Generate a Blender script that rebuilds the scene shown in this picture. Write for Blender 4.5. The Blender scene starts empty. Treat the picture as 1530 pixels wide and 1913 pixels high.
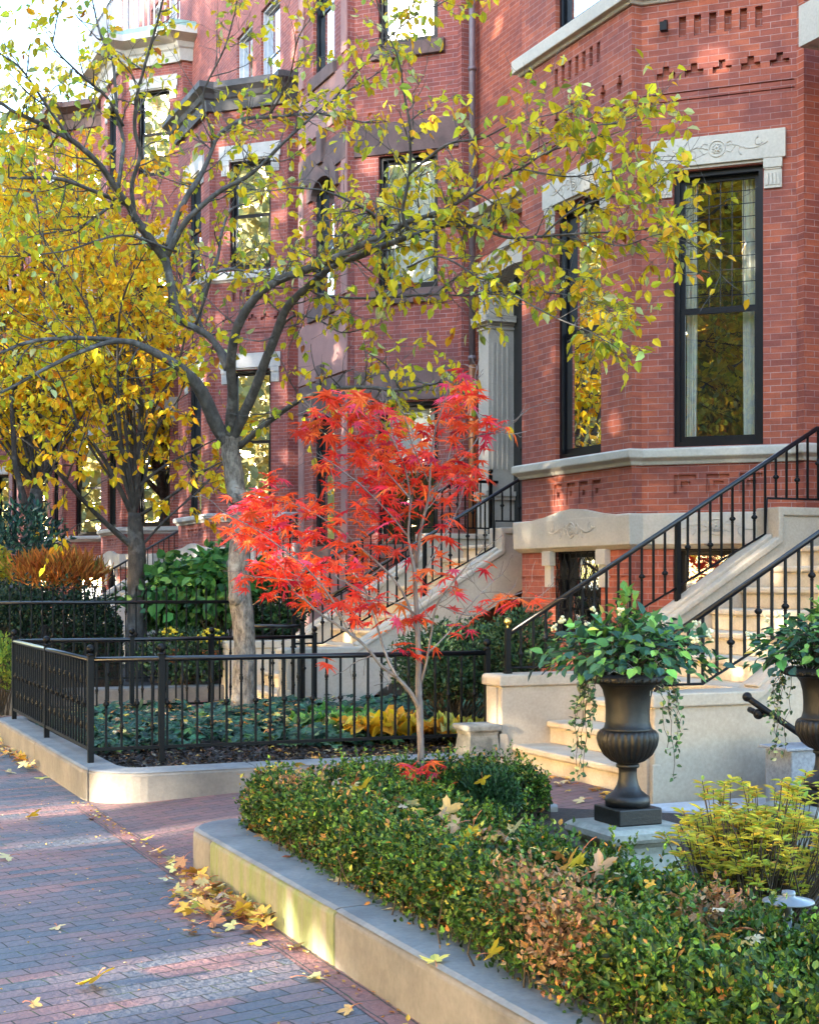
import bpy, math, random
import numpy as np
random.seed(7)
rng = np.random.default_rng(11)
SC = bpy.context.scene
COL = SC.collection
R = math.radians

# ------------------------------------------------------------------ camera, sky, sun, exposure
# x = t (from the street towards the houses), y = s (along the street), z up, metres; eye at 1.6 m
FPX, CX, HY, EYE, YAW = 2800.0, 765.0, 1089.0, 1.6, R(23.5)
SA, CA = math.sin(YAW), math.cos(YAW)
cam = bpy.data.cameras.new('camera')
camo = bpy.data.objects.new('camera', cam)
COL.objects.link(camo)
camo.location = (0, 0, EYE)
camo.rotation_euler = (R(90), 0, -YAW)
cam.sensor_fit = 'VERTICAL'
cam.sensor_height = 36.0
cam.lens = FPX / 1913 * 36
cam.shift_y = (HY - 956.5) / 1913
cam.clip_start = 0.05
cam.clip_end = 3000
SC.camera = camo

SUN_AZ, SUN_EL = R(-102.8), R(10.5)
SUN_DIR = np.array([math.sin(SUN_AZ) * math.cos(SUN_EL), math.cos(SUN_AZ) * math.cos(SUN_EL), math.sin(SUN_EL)])
w = bpy.data.worlds.new("World")
SC.world = w
w.use_nodes = True
nt = w.node_tree
sky = nt.nodes.new('ShaderNodeTexSky')
sky.sky_type = 'NISHITA'
sky.sun_disc = False
sky.sun_elevation = SUN_EL
sky.sun_rotation = R(360 - 102.8)
sky.air_density = 1.0
sky.dust_density = 1.0
sky.ozone_density = 1.8
nt.links.new(sky.outputs[0], nt.nodes['Background'].inputs[0])
nt.nodes['Background'].inputs[1].default_value = 0.15
sl = bpy.data.lights.new('sun', 'SUN')
sl.energy = 2.6
sl.angle = R(0.6)
sl.color = (1.0, 0.9, 0.74)
so = bpy.data.objects.new('sun', sl)
COL.objects.link(so)
so.location = (-20, -5, 20)
from mathutils import Vector
so.rotation_euler = Vector(SUN_DIR).to_track_quat('Z', 'Y').to_euler()
SC.view_settings.view_transform = 'Standard'
SC.view_settings.look = 'None'
SC.view_settings.exposure = 3.88
SC.view_settings.gamma = 1.0
SC.cycles.max_bounces = 7
SC.cycles.transparent_max_bounces = 10
SC.cycles.caustics_reflective = False
SC.cycles.caustics_refractive = False
SC.cycles.sample_clamp_indirect = 6.0

# ------------------------------------------------------------------ helpers
K = 0.912                      # the house row was surveyed in units that are 0.912 m about the eye point


def XF(p):
    return (p[0] * K, p[1] * K, EYE - (EYE - p[2]) * K)


def U(px, py, d):
    """a point d metres ahead of the eye in the direction of a picture position"""
    l = (px - CX) / FPX * d
    return (d * SA + l * CA, d * CA - l * SA, EYE - (py - HY) / FPX * d)


def gz(t):
    """height of the ground: flat pavement, then a gentle rise to the houses"""
    return 0.14 * min(1, max(0, (t - 2.2) / 3.2))


def G(px, py, dz=0.0):
    """point on the ground (plus dz) under a picture position"""
    z = 0.0
    for _ in range(12):
        d = FPX * (EYE - z - dz) / (py - HY)
        p = U(px, py, d)
        z = gz(p[0])
    return (p[0], p[1], z + dz)


def tag(o, label=None, cat=None, group=None, kind=None):
    if label: o['label'] = label
    if cat: o['category'] = cat
    if group: o['group'] = group
    if kind: o['kind'] = kind
    return o


def thing(name, label, cat, loc=(0, 0, 0), group=None):
    o = bpy.data.objects.new(name, None)
    COL.objects.link(o)
    o.location = loc
    o.empty_display_size = 0.1
    return tag(o, label, cat, group)


def link(o, parent=None):
    COL.objects.link(o)
    if parent is not None:
        o.parent = parent
        x, y, z = root_loc(parent)
        for_local(o, (x, y, z))
    return o


def root_loc(o):
    x = y = z = 0.0
    while o is not None:
        x += o.location[0]; y += o.location[1]; z += o.location[2]
        o = o.parent
    return x, y, z


def for_local(o, off):
    o.location = (o.location[0] - off[0], o.location[1] - off[1], o.location[2] - off[2])


class MB:
    """collects faces (with uv in metres) and links them as ONE mesh object; survey=True maps survey units to metres"""

    def __init__(self, survey=False):
        self.v, self.f, self.uv, self.sm = [], [], [], []
        self.survey = survey

    def face(self, pts, uv=None, smooth=False):
        i = len(self.v)
        self.v += [tuple(p) for p in pts]
        self.f.append(tuple(range(i, i + len(pts))))
        self.uv.append(uv if uv else [(p[0] + p[1], p[2]) for p in pts])
        self.sm.append(smooth)

    def shared(self, verts, faces, smooth=True):
        i = len(self.v)
        self.v += [tuple(p) for p in verts]
        for fc in faces:
            self.f.append(tuple(i + k for k in fc))
            self.uv.append([(verts[k][0] + verts[k][1], verts[k][2]) for k in fc])
            self.sm.append(smooth)

    def hexa(self, c):
        """8 corners: 0-3 bottom ring, 4-7 top ring"""
        for q in ((3, 2, 1, 0), (4, 5, 6, 7), (0, 1, 5, 4), (1, 2, 6, 5), (2, 3, 7, 6), (3, 0, 4, 7)):
            self.face([c[k] for k in q])

    def box(self, x0, x1, y0, y1, z0, z1):
        self.hexa([(x0, y0, z0), (x1, y0, z0), (x1, y1, z0), (x0, y1, z0), (x0, y0, z1), (x1, y0, z1), (x1, y1, z1), (x0, y1, z1)])

    def lbox(self, F, u0, u1, v0, v1, w0, w1):
        P = F.p
        self.hexa([P(u0, v0, w0), P(u1, v0, w0), P(u1, v0, w1), P(u0, v0, w1), P(u0, v1, w0), P(u1, v1, w0), P(u1, v1, w1), P(u0, v1, w1)])

    def prism_y(self, prof, y0, y1):
        """profile of (x, z) swept along y"""
        n = len(prof)
        a = [(p[0], y0, p[1]) for p in prof]
        b = [(p[0], y1, p[1]) for p in prof]
        self.face(a)
        self.face(b[::-1])
        for i in range(n):
            j = (i + 1) % n
            self.face([a[i], b[i], b[j], a[j]])

    def prism_path(self, path, prof, closed_ends=True):
        """profile of (offset to the outside, z) swept along a plan polyline with mitres; outside = right hand of travel"""
        rings = []
        n = len(path)
        for i, p in enumerate(path):
            if i == 0: d0 = d1 = sub2(path[1], p)
            elif i == n - 1: d0 = d1 = sub2(p, path[i - 1])
            else: d0, d1 = sub2(p, path[i - 1]), sub2(path[i + 1], p)
            n0, n1 = (d0[1], -d0[0]), (d1[1], -d1[0])
            m = (n0[0] + n1[0], n0[1] + n1[1])
            k = m[0] * n0[0] + m[1] * n0[1]
            m = (m[0] / k, m[1] / k)
            rings.append([(p[0] + m[0] * o, p[1] + m[1] * o, z) for o, z in prof])
        u = 0.0
        for i in range(n - 1):
            L = math.dist(path[i], path[i + 1])
            for j in range(len(prof)):
                k = (j + 1) % len(prof)
                v0, v1 = prof[j][1] + prof[j][0], prof[k][1] + prof[k][0]
                self.face([rings[i][j], rings[i + 1][j], rings[i + 1][k], rings[i][k]], [(u, v0), (u + L, v0), (u + L, v1), (u, v1)])
            u += L
        if closed_ends:
            self.face(rings[0]); self.face(rings[-1][::-1])

    def tube(self, pts, rad, n=8, cap=True):
        pts = [Vector(p) for p in pts]
        if not hasattr(rad, '__len__'): rad = [rad] * len(pts)
        ref = None
        vs, fs = [], []
        for i, p in enumerate(pts):
            if i == 0: d = pts[1] - p
            elif i == len(pts) - 1: d = p - pts[i - 1]
            else: d = pts[i + 1] - pts[i - 1]
            d.normalize()
            if ref is None:
                ref = Vector((0, 0, 1)) if abs(d.z) < 0.9 else Vector((1, 0, 0))
            a = d.cross(ref)
            if a.length < 1e-5: a = d.cross(Vector((0.3, 1, 0.2)))
            a.normalize()
            b = a.cross(d)
            ref = b
            for k in range(n):
                th = 2 * math.pi * k / n
                vs.append(p + (a * math.cos(th) + b * math.sin(th)) * rad[i])
        for i in range(len(pts) - 1):
            for k in range(n):
                k2 = (k + 1) % n
                fs.append((i * n + k2, i * n + k, (i + 1) * n + k, (i + 1) * n + k2))
        if cap:
            fs.append(tuple(range(n)))
            m = (len(pts) - 1) * n
            fs.append(tuple(m + k for k in reversed(range(n))))
        self.shared(vs, fs)

    def lathe(self, c, prof, n=32, mod=None, cap=True):
        vs, fs = [], []
        for i, (r, z) in enumerate(prof):
            for k in range(n):
                th = 2 * math.pi * k / n
                rr = r * (mod(i, th) if mod else 1)
                vs.append((c[0] + rr * math.cos(th), c[1] + rr * math.sin(th), c[2] + z))
        for i in range(len(prof) - 1):
            for k in range(n):
                k2 = (k + 1) % n
                fs.append((i * n + k, i * n + k2, (i + 1) * n + k2, (i + 1) * n + k))
        if cap:
            fs.append(tuple(range(n))[::-1])
            fs.append(tuple((len(prof) - 1) * n + k for k in range(n)))
        self.shared(vs, fs)

    def ball(self, c, r, n=10, sz=1.0):
        self.lathe(c, [(max(1e-4, r * math.sin(math.pi * i / 8)), -r * sz * math.cos(math.pi * i / 8)) for i in range(9)], n)

    def build(self, name, mat, parent=None, bevel=0.0):
        me = bpy.data.meshes.new(name)
        v = [XF(p) for p in self.v] if self.survey else self.v
        me.from_pydata(v, [], self.f)
        uvl = me.uv_layers.new(name='UVMap')
        flat = [c for fc in self.uv for q in fc for c in q]
        uvl.data.foreach_set('uv', flat)
        me.polygons.foreach_set('use_smooth', self.sm)
        me.materials.append(mat)
        me.update()
        o = bpy.data.objects.new(name, me)
        link(o, parent)
        if bevel:
            md = o.modifiers.new('bevel', 'BEVEL'); md.width = bevel; md.segments = 2; md.limit_method = 'ANGLE'
            wl = o.modifiers.new('weld', 'WELD'); wl.merge_threshold = 0.0005
            o.modifiers.move(1, 0)
        return o


def sub2(a, b):
    d = (a[0] - b[0], a[1] - b[1])
    L = math.hypot(*d)
    return (d[0] / L, d[1] / L)


class Fr:
    """a wall's own frame: u along it, v up, w outwards"""

    def __init__(self, p0, p1, flip=False):
        self.o = p0
        self.d = sub2(p1, p0)
        self.L = math.dist(p0, p1)
        self.n = (-self.d[1], self.d[0]) if not flip else (self.d[1], -self.d[0])

    def p(self, u, v, w=0.0):
        return (self.o[0] + self.d[0] * u + self.n[0] * w, self.o[1] + self.d[1] * u + self.n[1] * w, v)


def relief(mb, F, u0, u1, v0, v1, items, uo=0.0, edge=()):
    """a wall with recesses (depth>0), proud courses (depth<0) and openings (depth, True)"""
    us, vs = {u0, u1}, {v0, v1}
    for it in items:
        us |= {min(max(it[0], u0), u1), min(max(it[1], u0), u1)}
        vs |= {min(max(it[2], v0), v1), min(max(it[3], v0), v1)}
    us, vs = sorted(us), sorted(vs)

    def dep(a, b):
        d, hole = 0.0, False
        for it in items:
            if it[0] < a < it[1] and it[2] < b < it[3]:
                d, hole = it[4], len(it) > 5
        return d, hole
    D = [[dep((us[i] + us[i + 1]) / 2, (vs[j] + vs[j + 1]) / 2) for j in range(len(vs) - 1)] for i in range(len(us) - 1)]
    P = F.p
    for i in range(len(us) - 1):
        for j in range(len(vs) - 1):
            a, b, c, e = us[i], us[i + 1], vs[j], vs[j + 1]
            d, hole = D[i][j]
            if not hole:
                mb.face([P(a, c, -d), P(b, c, -d), P(b, e, -d), P(a, e, -d)], [(a + uo, c), (b + uo, c), (b + uo, e), (a + uo, e)])
            if i + 1 < len(us) - 1:
                d2 = D[i + 1][j][0]
                if d2 != d:
                    mb.face([P(b, c, -d), P(b, c, -d2), P(b, e, -d2), P(b, e, -d)], [(b + uo, c), (b + uo + d2 - d, c), (b + uo + d2 - d, e), (b + uo, e)])
            if j + 1 < len(vs) - 1:
                d2 = D[i][j + 1][0]
                if d2 != d:
                    mb.face([P(a, e, -d), P(b, e, -d), P(b, e, -d2), P(a, e, -d2)], [(a + uo, e), (b + uo, e), (b + uo, e + d2 - d), (a + uo, e + d2 - d)])


def np_mesh(name, verts, faces, mat, parent=None, col=None, smooth=False):
    """verts (N,3), faces (M,k) all of one size, col (N,3)"""
    me = bpy.data.meshes.new(name)
    n, (m, k) = len(verts), faces.shape
    me.vertices.add(n)
    me.vertices.foreach_set('co', np.ascontiguousarray(verts, dtype=np.float32).ravel())
    me.loops.add(m * k)
    me.loops.foreach_set('vertex_index', np.ascontiguousarray(faces, dtype=np.int32).ravel())
    me.polygons.add(m)
    me.polygons.foreach_set('loop_start', np.arange(0, m * k, k, dtype=np.int32))
    me.polygons.foreach_set('use_smooth', np.full(m, smooth))
    if col is not None:
        at = me.color_attributes.new('Col', 'FLOAT_COLOR', 'POINT')
        c4 = np.ones((n, 4), dtype=np.float32)
        c4[:, :3] = col
        at.data.foreach_set('color', c4.ravel())
    me.materials.append(mat)
    me.update(calc_edges=True)
    o = bpy.data.objects.new(name, me)
    return link(o, parent)


def unit(a):
    return a / np.maximum(np.linalg.norm(a, axis=1, keepdims=True), 1e-9)


OVATE = (np.array([[0, 0, 0], [.5, .3, .1], [.42, .65, .06], [0, 1, -.1], [-.42, .65, .06], [-.5, .3, .1]]), np.array([[0, 1, 2, 3], [0, 3, 4, 5]]))


def star(tips, notch):
    """lobed leaf as a fan of triangles about its heart: tips and notches are (angle from the leaf axis in degrees, reach)"""
    v = [(0, .12, 0)]
    pts = []
    for i, tp in enumerate(tips):
        pts.append(tp)
        if i < len(notch): pts.append(notch[i])
    full = [(-165, .16)] + pts + [(165, .16)]
    for k, (a, r) in enumerate(full):
        a = R(a)
        v.append((math.sin(a) * r, .12 + math.cos(a) * r, -.22 * r * r + (.04 if r < .5 else 0)))
    n = len(full)
    f = [[0, 1 + i + 1, 1 + i] for i in range(n - 1)]
    return np.array(v), np.array(f)


JAPANESE = star([(-112, .5), (-70, .78), (-35, .96), (0, 1.05), (35, .96), (70, .78), (112, .5)], [(-91, .22), (-53, .27), (-18, .3), (18, .3), (53, .27), (91, .22)])
NORWAY = star([(-128, .5), (-95, .42), (-80, .72), (-62, .92), (-45, .66), (-20, .7), (-12, .86), (0, 1.05), (12, .86), (20, .7), (45, .66), (62, .92), (80, .72), (95, .42), (128, .5)],
              [(-110, .36), (-88, .45), (-70, .72), (-52, .72), (-32, .42), (-16, .72), (-6, .9), (6, .9), (16, .72), (32, .42), (52, .72), (70, .72), (88, .45), (110, .36)])


def leaves(name, cen, axis, nrm, L, W, col, mat, parent=None, tmpl=OVATE):
    """one small mesh per leaf: cen = leaf base, axis = towards its tip, nrm = its upper side"""
    tv, tf = tmpl
    n = len(cen)
    ax = unit(axis)
    nr = unit(nrm - ax * np.sum(nrm * ax, axis=1, keepdims=True))
    sd = np.cross(ax, nr)
    L = np.broadcast_to(L, n)[:, None, None]
    W = np.broadcast_to(W, n)[:, None, None]
    V = cen[:, None, :] + sd[:, None, :] * tv[None, :, 0:1] * W + ax[:, None, :] * tv[None, :, 1:2] * L + nr[:, None, :] * tv[None, :, 2:3] * L
    Fc = (tf[None] + (np.arange(n) * len(tv))[:, None, None]).reshape(-1, tf.shape[1])
    C = np.repeat(col, len(tv), axis=0)
    return np_mesh(name, V.reshape(-1, 3), Fc, mat, parent, C)


def palette(n, cols, wts, jit=.18):
    cols = np.array(cols, float)
    k = rng.choice(len(cols), n, p=np.array(wts) / sum(wts))
    c = cols[k] * (1 + rng.normal(0, jit, (n, 1))) * (1 + rng.normal(0, jit * .35, (n, 3)))
    return np.clip(c, .003, .95)


def rdir(n):
    return unit(rng.normal(size=(n, 3)))


# ------------------------------------------------------------------ materials
def nodes_of(name):
    m = bpy.data.materials.new(name)
    m.use_nodes = True
    nt = m.node_tree
    return m, nt, nt.nodes['Principled BSDF']


def N(nt, t, **kw):
    n = nt.nodes.new(t)
    for k, v in kw.items():
        if k.startswith('i_'): n.inputs[k[2:].replace('_', ' ')].default_value = v
        else: setattr(n, k, v)
    return n


def mixc(nt, fac, a, b, mode='MIX'):
    m = nt.nodes.new('ShaderNodeMix')
    m.data_type = 'RGBA'
    m.blend_type = mode
    for sock, val in ((m.inputs[0], fac), (m.inputs[6], a), (m.inputs[7], b)):
        if hasattr(val, 'is_linked'): nt.links.new(val, sock)
        elif isinstance(val, (tuple, list)): sock.default_value = (*val, 1)
        else: sock.default_value = val
    return m.outputs[2]


def ramp(nt, src, a, b):
    r = nt.nodes.new('ShaderNodeMapRange')
    r.inputs[1].default_value = a
    r.inputs[2].default_value = b
    nt.links.new(src, r.inputs[0])
    return r.outputs[0]


def noise(nt, vec, scale, detail=4, rough=.55):
    n = nt.nodes.new('ShaderNodeTexNoise')
    n.inputs['Scale'].default_value = scale
    n.inputs['Detail'].default_value = detail
    n.inputs['Roughness'].default_value = rough
    if vec is not None: nt.links.new(vec, n.inputs['Vector'])
    return n.outputs['Fac']


def bump(nt, bsdf, h, strength=.3, dist=.01):
    b = nt.nodes.new('ShaderNodeBump')
    b.inputs['Strength'].default_value = strength
    b.inputs['Distance'].default_value = dist
    nt.links.new(h, b.inputs['Height'])
    nt.links.new(b.outputs[0], bsdf.inputs['Normal'])


def coords(nt, kind='Object', scale=None):
    tc = nt.nodes.new('ShaderNodeTexCoord')
    o = tc.outputs[kind]
    if scale:
        mp = nt.nodes.new('ShaderNodeMapping')
        mp.inputs['Scale'].default_value = scale
        nt.links.new(o, mp.inputs['Vector'])
        o = mp.outputs[0]
    return o


def brick_mat(name, c1, c2, mortar, dark, bw=.215, rh=.0677, ms=.0036, stain=.6):
    m, nt, b = nodes_of(name)
    uv = coords(nt, 'UV')
    wob = N(nt, 'ShaderNodeTexNoise', i_Scale=9.0, i_Detail=2.0)
    nt.links.new(uv, wob.inputs['Vector'])
    add = N(nt, 'ShaderNodeVectorMath', operation='MULTIPLY_ADD')
    nt.links.new(wob.outputs['Color'], add.inputs[0])
    add.inputs[1].default_value = (.004, .004, 0)
    nt.links.new(uv, add.inputs[2])
    bt = N(nt, 'ShaderNodeTexBrick', offset=.5)
    bt.inputs['Scale'].default_value = 1
    bt.inputs['Brick Width'].default_value = bw
    bt.inputs['Row Height'].default_value = rh
    bt.inputs['Mortar Size'].default_value = ms
    bt.inputs['Mortar Smooth'].default_value = .25
    bt.inputs['Color1'].default_value = (*c1, 1)
    bt.inputs['Color2'].default_value = (*c2, 1)
    bt.inputs['Mortar'].default_value = (*mortar, 1)
    nt.links.new(add.outputs[0], bt.inputs['Vector'])
    big = ramp(nt, noise(nt, uv, 1.1, 5), .42, .68)
    col = mixc(nt, big, bt.outputs['Color'], dark, 'MIX')
    col = mixc(nt, stain, bt.outputs['Color'], col)
    fine = ramp(nt, noise(nt, uv, 55, 4), .3, .75)
    col = mixc(nt, fine, mixc(nt, 1, col, (.8, .78, .78), 'MULTIPLY'), col)
    each = ramp(nt, noise(nt, coords(nt, 'UV', (4.6, 14.8, 1)), 1.0, 1), .42, .6)
    col = mixc(nt, each, mixc(nt, 1, col, (.82, .8, .82), 'MULTIPLY'), col)
    strk = ramp(nt, noise(nt, coords(nt, 'UV', (3.2, .35, 1)), 1.6, 6, .7), .5, .75)
    col = mixc(nt, strk, col, mixc(nt, 1, col, (.74, .72, .76), 'MULTIPLY'))
    nt.links.new(col, b.inputs['Base Color'])
    b.inputs['Roughness'].default_value = .82
    inv = N(nt, 'ShaderNodeMath', operation='SUBTRACT')
    inv.inputs[0].default_value = 1
    nt.links.new(bt.outputs['Fac'], inv.inputs[1])
    ad = N(nt, 'ShaderNodeMath', operation='MULTIPLY_ADD')
    nt.links.new(noise(nt, uv, 40, 3), ad.inputs[0])
    ad.inputs[1].default_value = .35
    nt.links.new(inv.outputs[0], ad.inputs[2])
    bump(nt, b, ad.outputs[0], .5, .006)
    return m


def stone_mat(name, base, alt, scale=3.0, rough=.8, bs=.25, fine=60, streak=False, alt_amt=(.4, .7)):
    m, nt, b = nodes_of(name)
    oc = coords(nt, 'Object')
    src = oc
    if streak: src = coords(nt, 'Object', (9, 9, .7))
    big = ramp(nt, noise(nt, src, scale, 6, .6), *alt_amt)
    col = mixc(nt, big, base, alt)
    fn = ramp(nt, noise(nt, oc, fine, 4), .25, .8)
    col = mixc(nt, fn, mixc(nt, 1, col, (.78, .77, .76), 'MULTIPLY'), col)
    nt.links.new(col, b.inputs['Base Color'])
    b.inputs['Roughness'].default_value = rough
    bump(nt, b, noise(nt, oc, fine * .6, 5), bs, .006)
    return m


def plain_mat(name, base, rough=.5, metal=0.0, bs=.05, fine=90, spec=.5):
    m, nt, b = nodes_of(name)
    oc = coords(nt, 'Object')
    fn = ramp(nt, noise(nt, oc, fine * .15, 4), .3, .7)
    col = mixc(nt, fn, tuple(c * .8 for c in base), base)
    nt.links.new(col, b.inputs['Base Color'])
    b.inputs['Roughness'].default_value = rough
    b.inputs['Metallic'].default_value = metal
    b.inputs['Specular IOR Level'].default_value = spec
    if bs: bump(nt, b, noise(nt, oc, fine, 3), bs, .003)
    return m


def leaf_mat(name, trans=.35, rough=.5, spec=.35):
    m, nt, b = nodes_of(name)
    at = N(nt, 'ShaderNodeAttribute', attribute_name='Col')
    b.inputs['Roughness'].default_value = rough
    b.inputs['Specular IOR Level'].default_value = spec
    nt.links.new(at.outputs['Color'], b.inputs['Base Color'])
    tr = nt.nodes.new('ShaderNodeBsdfTranslucent')
    nt.links.new(at.outputs['Color'], tr.inputs['Color'])
    mx = nt.nodes.new('ShaderNodeMixShader')
    mx.inputs[0].default_value = trans
    nt.links.new(b.outputs[0], mx.inputs[1])
    nt.links.new(tr.outputs[0], mx.inputs[2])
    nt.links.new(mx.outputs[0], nt.nodes['Material Output'].inputs['Surface'])
    return m


def glass_mat(name):
    m, nt, b = nodes_of(name)
    nt.nodes.remove(b)
    oc = coords(nt, 'Object')
    fr = N(nt, 'ShaderNodeFresnel', i_IOR=2.25)
    gl = nt.nodes.new('ShaderNodeBsdfGlossy')
    gl.inputs['Roughness'].default_value = .008
    gl.inputs['Color'].default_value = (.95, .97, 1, 1)
    tr = nt.nodes.new('ShaderNodeBsdfTransparent')
    tr.inputs['Color'].default_value = (.82, .86, .85, 1)
    bp = nt.nodes.new('ShaderNodeBump')
    bp.inputs['Strength'].default_value = .06
    bp.inputs['Distance'].default_value = .02
    nt.links.new(noise(nt, oc, 2.2, 2), bp.inputs['Height'])
    nt.links.new(bp.outputs[0], gl.inputs['Normal'])
    mx = nt.nodes.new('ShaderNodeMixShader')
    nt.links.new(fr.outputs[0], mx.inputs[0])
    nt.links.new(tr.outputs[0], mx.inputs[1])
    nt.links.new(gl.outputs[0], mx.inputs[2])
    nt.links.new(mx.outputs[0], nt.nodes['Material Output'].inputs['Surface'])
    return m


def bark_mat(name, a, b_, c, scale=14, stretch=.35, bs=.9, dist=.02):
    m, nt, b = nodes_of(name)
    oc = coords(nt, 'Object', (1, 1, stretch))
    n1 = noise(nt, oc, scale, 6, .65)
    col = mixc(nt, ramp(nt, n1, .35, .62), a, b_)
    col = mixc(nt, ramp(nt, noise(nt, coords(nt, 'Object'), 6, 4), .55, .68), col, c)
    nt.links.new(col, b.inputs['Base Color'])
    b.inputs['Roughness'].default_value = .9
    bump(nt, b, n1, bs, dist)
    return m


M = {}
M['brick'] = brick_mat('red_brick', (.5, .12, .05), (.3, .07, .04), (.46, .29, .25), (.2, .06, .055))
M['brick_plum'] = brick_mat('plum_brick', (.42, .108, .066), (.28, .07, .052), (.48, .36, .35), (.17, .06, .065))
M['brick_pale'] = brick_mat('dusty_brick', (.38, .15, .13), (.3, .115, .11), (.5, .38, .35), (.22, .1, .1))
M['beige'] = stone_mat('beige_painted_stone', (.56, .5, .41), (.47, .42, .345), 2.5, .65, .12, 40)
M['pale'] = stone_mat('pale_limestone', (.56, .54, .5), (.42, .4, .37), 2.5, .75, .2, 40)
M['brown'] = stone_mat('brownstone', (.17, .105, .095), (.1, .065, .06), 4, .85, .3, 50)
M['pinkstone'] = stone_mat('rose_brownstone', (.4, .215, .19), (.31, .165, .15), 2.5, .85, .2, 50)
M['step'] = stone_mat('tan_step_stone', (.56, .48, .36), (.42, .33, .23), 3, .8, .25, 60)
M['stucco'] = stone_mat('tan_cement', (.46, .38, .285), (.34, .28, .21), 2.2, .85, .3, 45, alt_amt=(.45, .75))
M['curb'] = stone_mat('weathered_cement', (.235, .21, .18), (.135, .122, .108), 2.6, .9, .6, 38, alt_amt=(.35, .7))
M['curbtop'] = stone_mat('sky_toned_cement_top', (.25, .25, .24), (.15, .155, .16), 3.4, .9, .6, 40, alt_amt=(.35, .7))  # blue-grey of the sky on the curb tops, put into the colour
M['mossy'] = stone_mat('mossy_cement', (.19, .22, .075), (.25, .22, .16), 1.5, .95, .6, 38, streak=True, alt_amt=(.38, .62))
M['pedstone'] = stone_mat('lichen_stone', (.38, .38, .33), (.2, .21, .18), 7, .95, .7, 60, alt_amt=(.35, .68))
M['granite'] = stone_mat('grey_granite', (.27, .28, .3), (.17, .18, .2), 40, .7, .2, 220)
M['marble'] = stone_mat('pale_paving', (.5, .5, .5), (.38, .38, .4), 5, .7, .15, 60)
M['oldstone'] = stone_mat('mossy_old_stone', (.3, .285, .25), (.12, .12, .1), 9, .95, .8, 70, alt_amt=(.3, .65))
M['iron'] = plain_mat('black_iron', (.002, .002, .0025), .5, 0, .1, 120, .22)
M['ironrail'] = plain_mat('blue_sheen_handrail', (.003, .0035, .006), .3, 0, .06, 120, .5)  # blue cast in the black stands for the sky sheen on rails
M['urniron'] = stone_mat('dark_cast_iron', (.0065, .006, .006), (.018, .011, .008), 9, .5, .3, 90, alt_amt=(.48, .72))
M['frame'] = plain_mat('black_window_paint', (.003, .0035, .006), .4, 0, .03, 90, .25)
M['palepaint'] = plain_mat('white_window_paint', (.5, .52, .56), .45)
M['room'] = plain_mat('dark_room', (.02, .018, .016), .9, 0, 0)
M['cloth'] = plain_mat('cream_curtain', (.8, .76, .66), .9, 0, .1)
M['blind'] = plain_mat('white_blind', (.75, .72, .66), .8, 0, .05)
M['brass'] = plain_mat('brass', (.6, .42, .12), .3, 1.0, .02)
M['copper'] = plain_mat('copper_pipe', (.4, .17, .07), .45, .6, .1)
M['pipe'] = plain_mat('purple_grey_pipe', (.16, .12, .13), .5, 0, .1)
M['patina'] = stone_mat('copper_patina', (.3, .5, .46), (.2, .32, .32), 6, .7)
M['slate'] = stone_mat('dark_slate', (.09, .085, .085), (.05, .05, .055), 8, .7)
M['terra'] = plain_mat('terracotta', (.5, .16, .07), .8, 0, .1)
M['glass'] = glass_mat('window_glass')
M['soil'] = stone_mat('bark_mulch', (.022, .014, .01), (.05, .035, .027), 45, .95, 1.0, 90)
M['leaf'] = leaf_mat('autumn_leaf', .5, .5, .2)
M['leafglow'] = leaf_mat('sunlit_leaf', .6, .5, .2)
M['leafred'] = leaf_mat('red_leaf', .45, .5, .25)
M['evergreen'] = leaf_mat('evergreen_leaf', .15, .42, .22)
M['fallen'] = leaf_mat('fallen_leaf', .15, .6)
M['bark1'] = bark_mat('flaky_tan_bark', (.1, .08, .065), (.36, .3, .24), (.44, .4, .35), 26, .45, 1.0, .05)
M['bark2'] = bark_mat('dark_grey_bark', (.085, .072, .062), (.045, .038, .034), (.14, .125, .11), 18, .4)
M['bark_limb'] = bark_mat('grey_limb_bark', (.13, .115, .1), (.06, .052, .046), (.2, .185, .17), 16, .6, .7, .01)
M['bark_maple'] = bark_mat('smooth_maple_bark', (.24, .19, .16), (.15, .115, .1), (.3, .26, .22), 12, .2, .4, .004)
M['twig'] = plain_mat('hedge_twig', (.07, .05, .03), .9, 0, 0)
M['light_metal'] = plain_mat('blue_grey_metal', (.16, .18, .2), .45, .3, .02)


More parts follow.
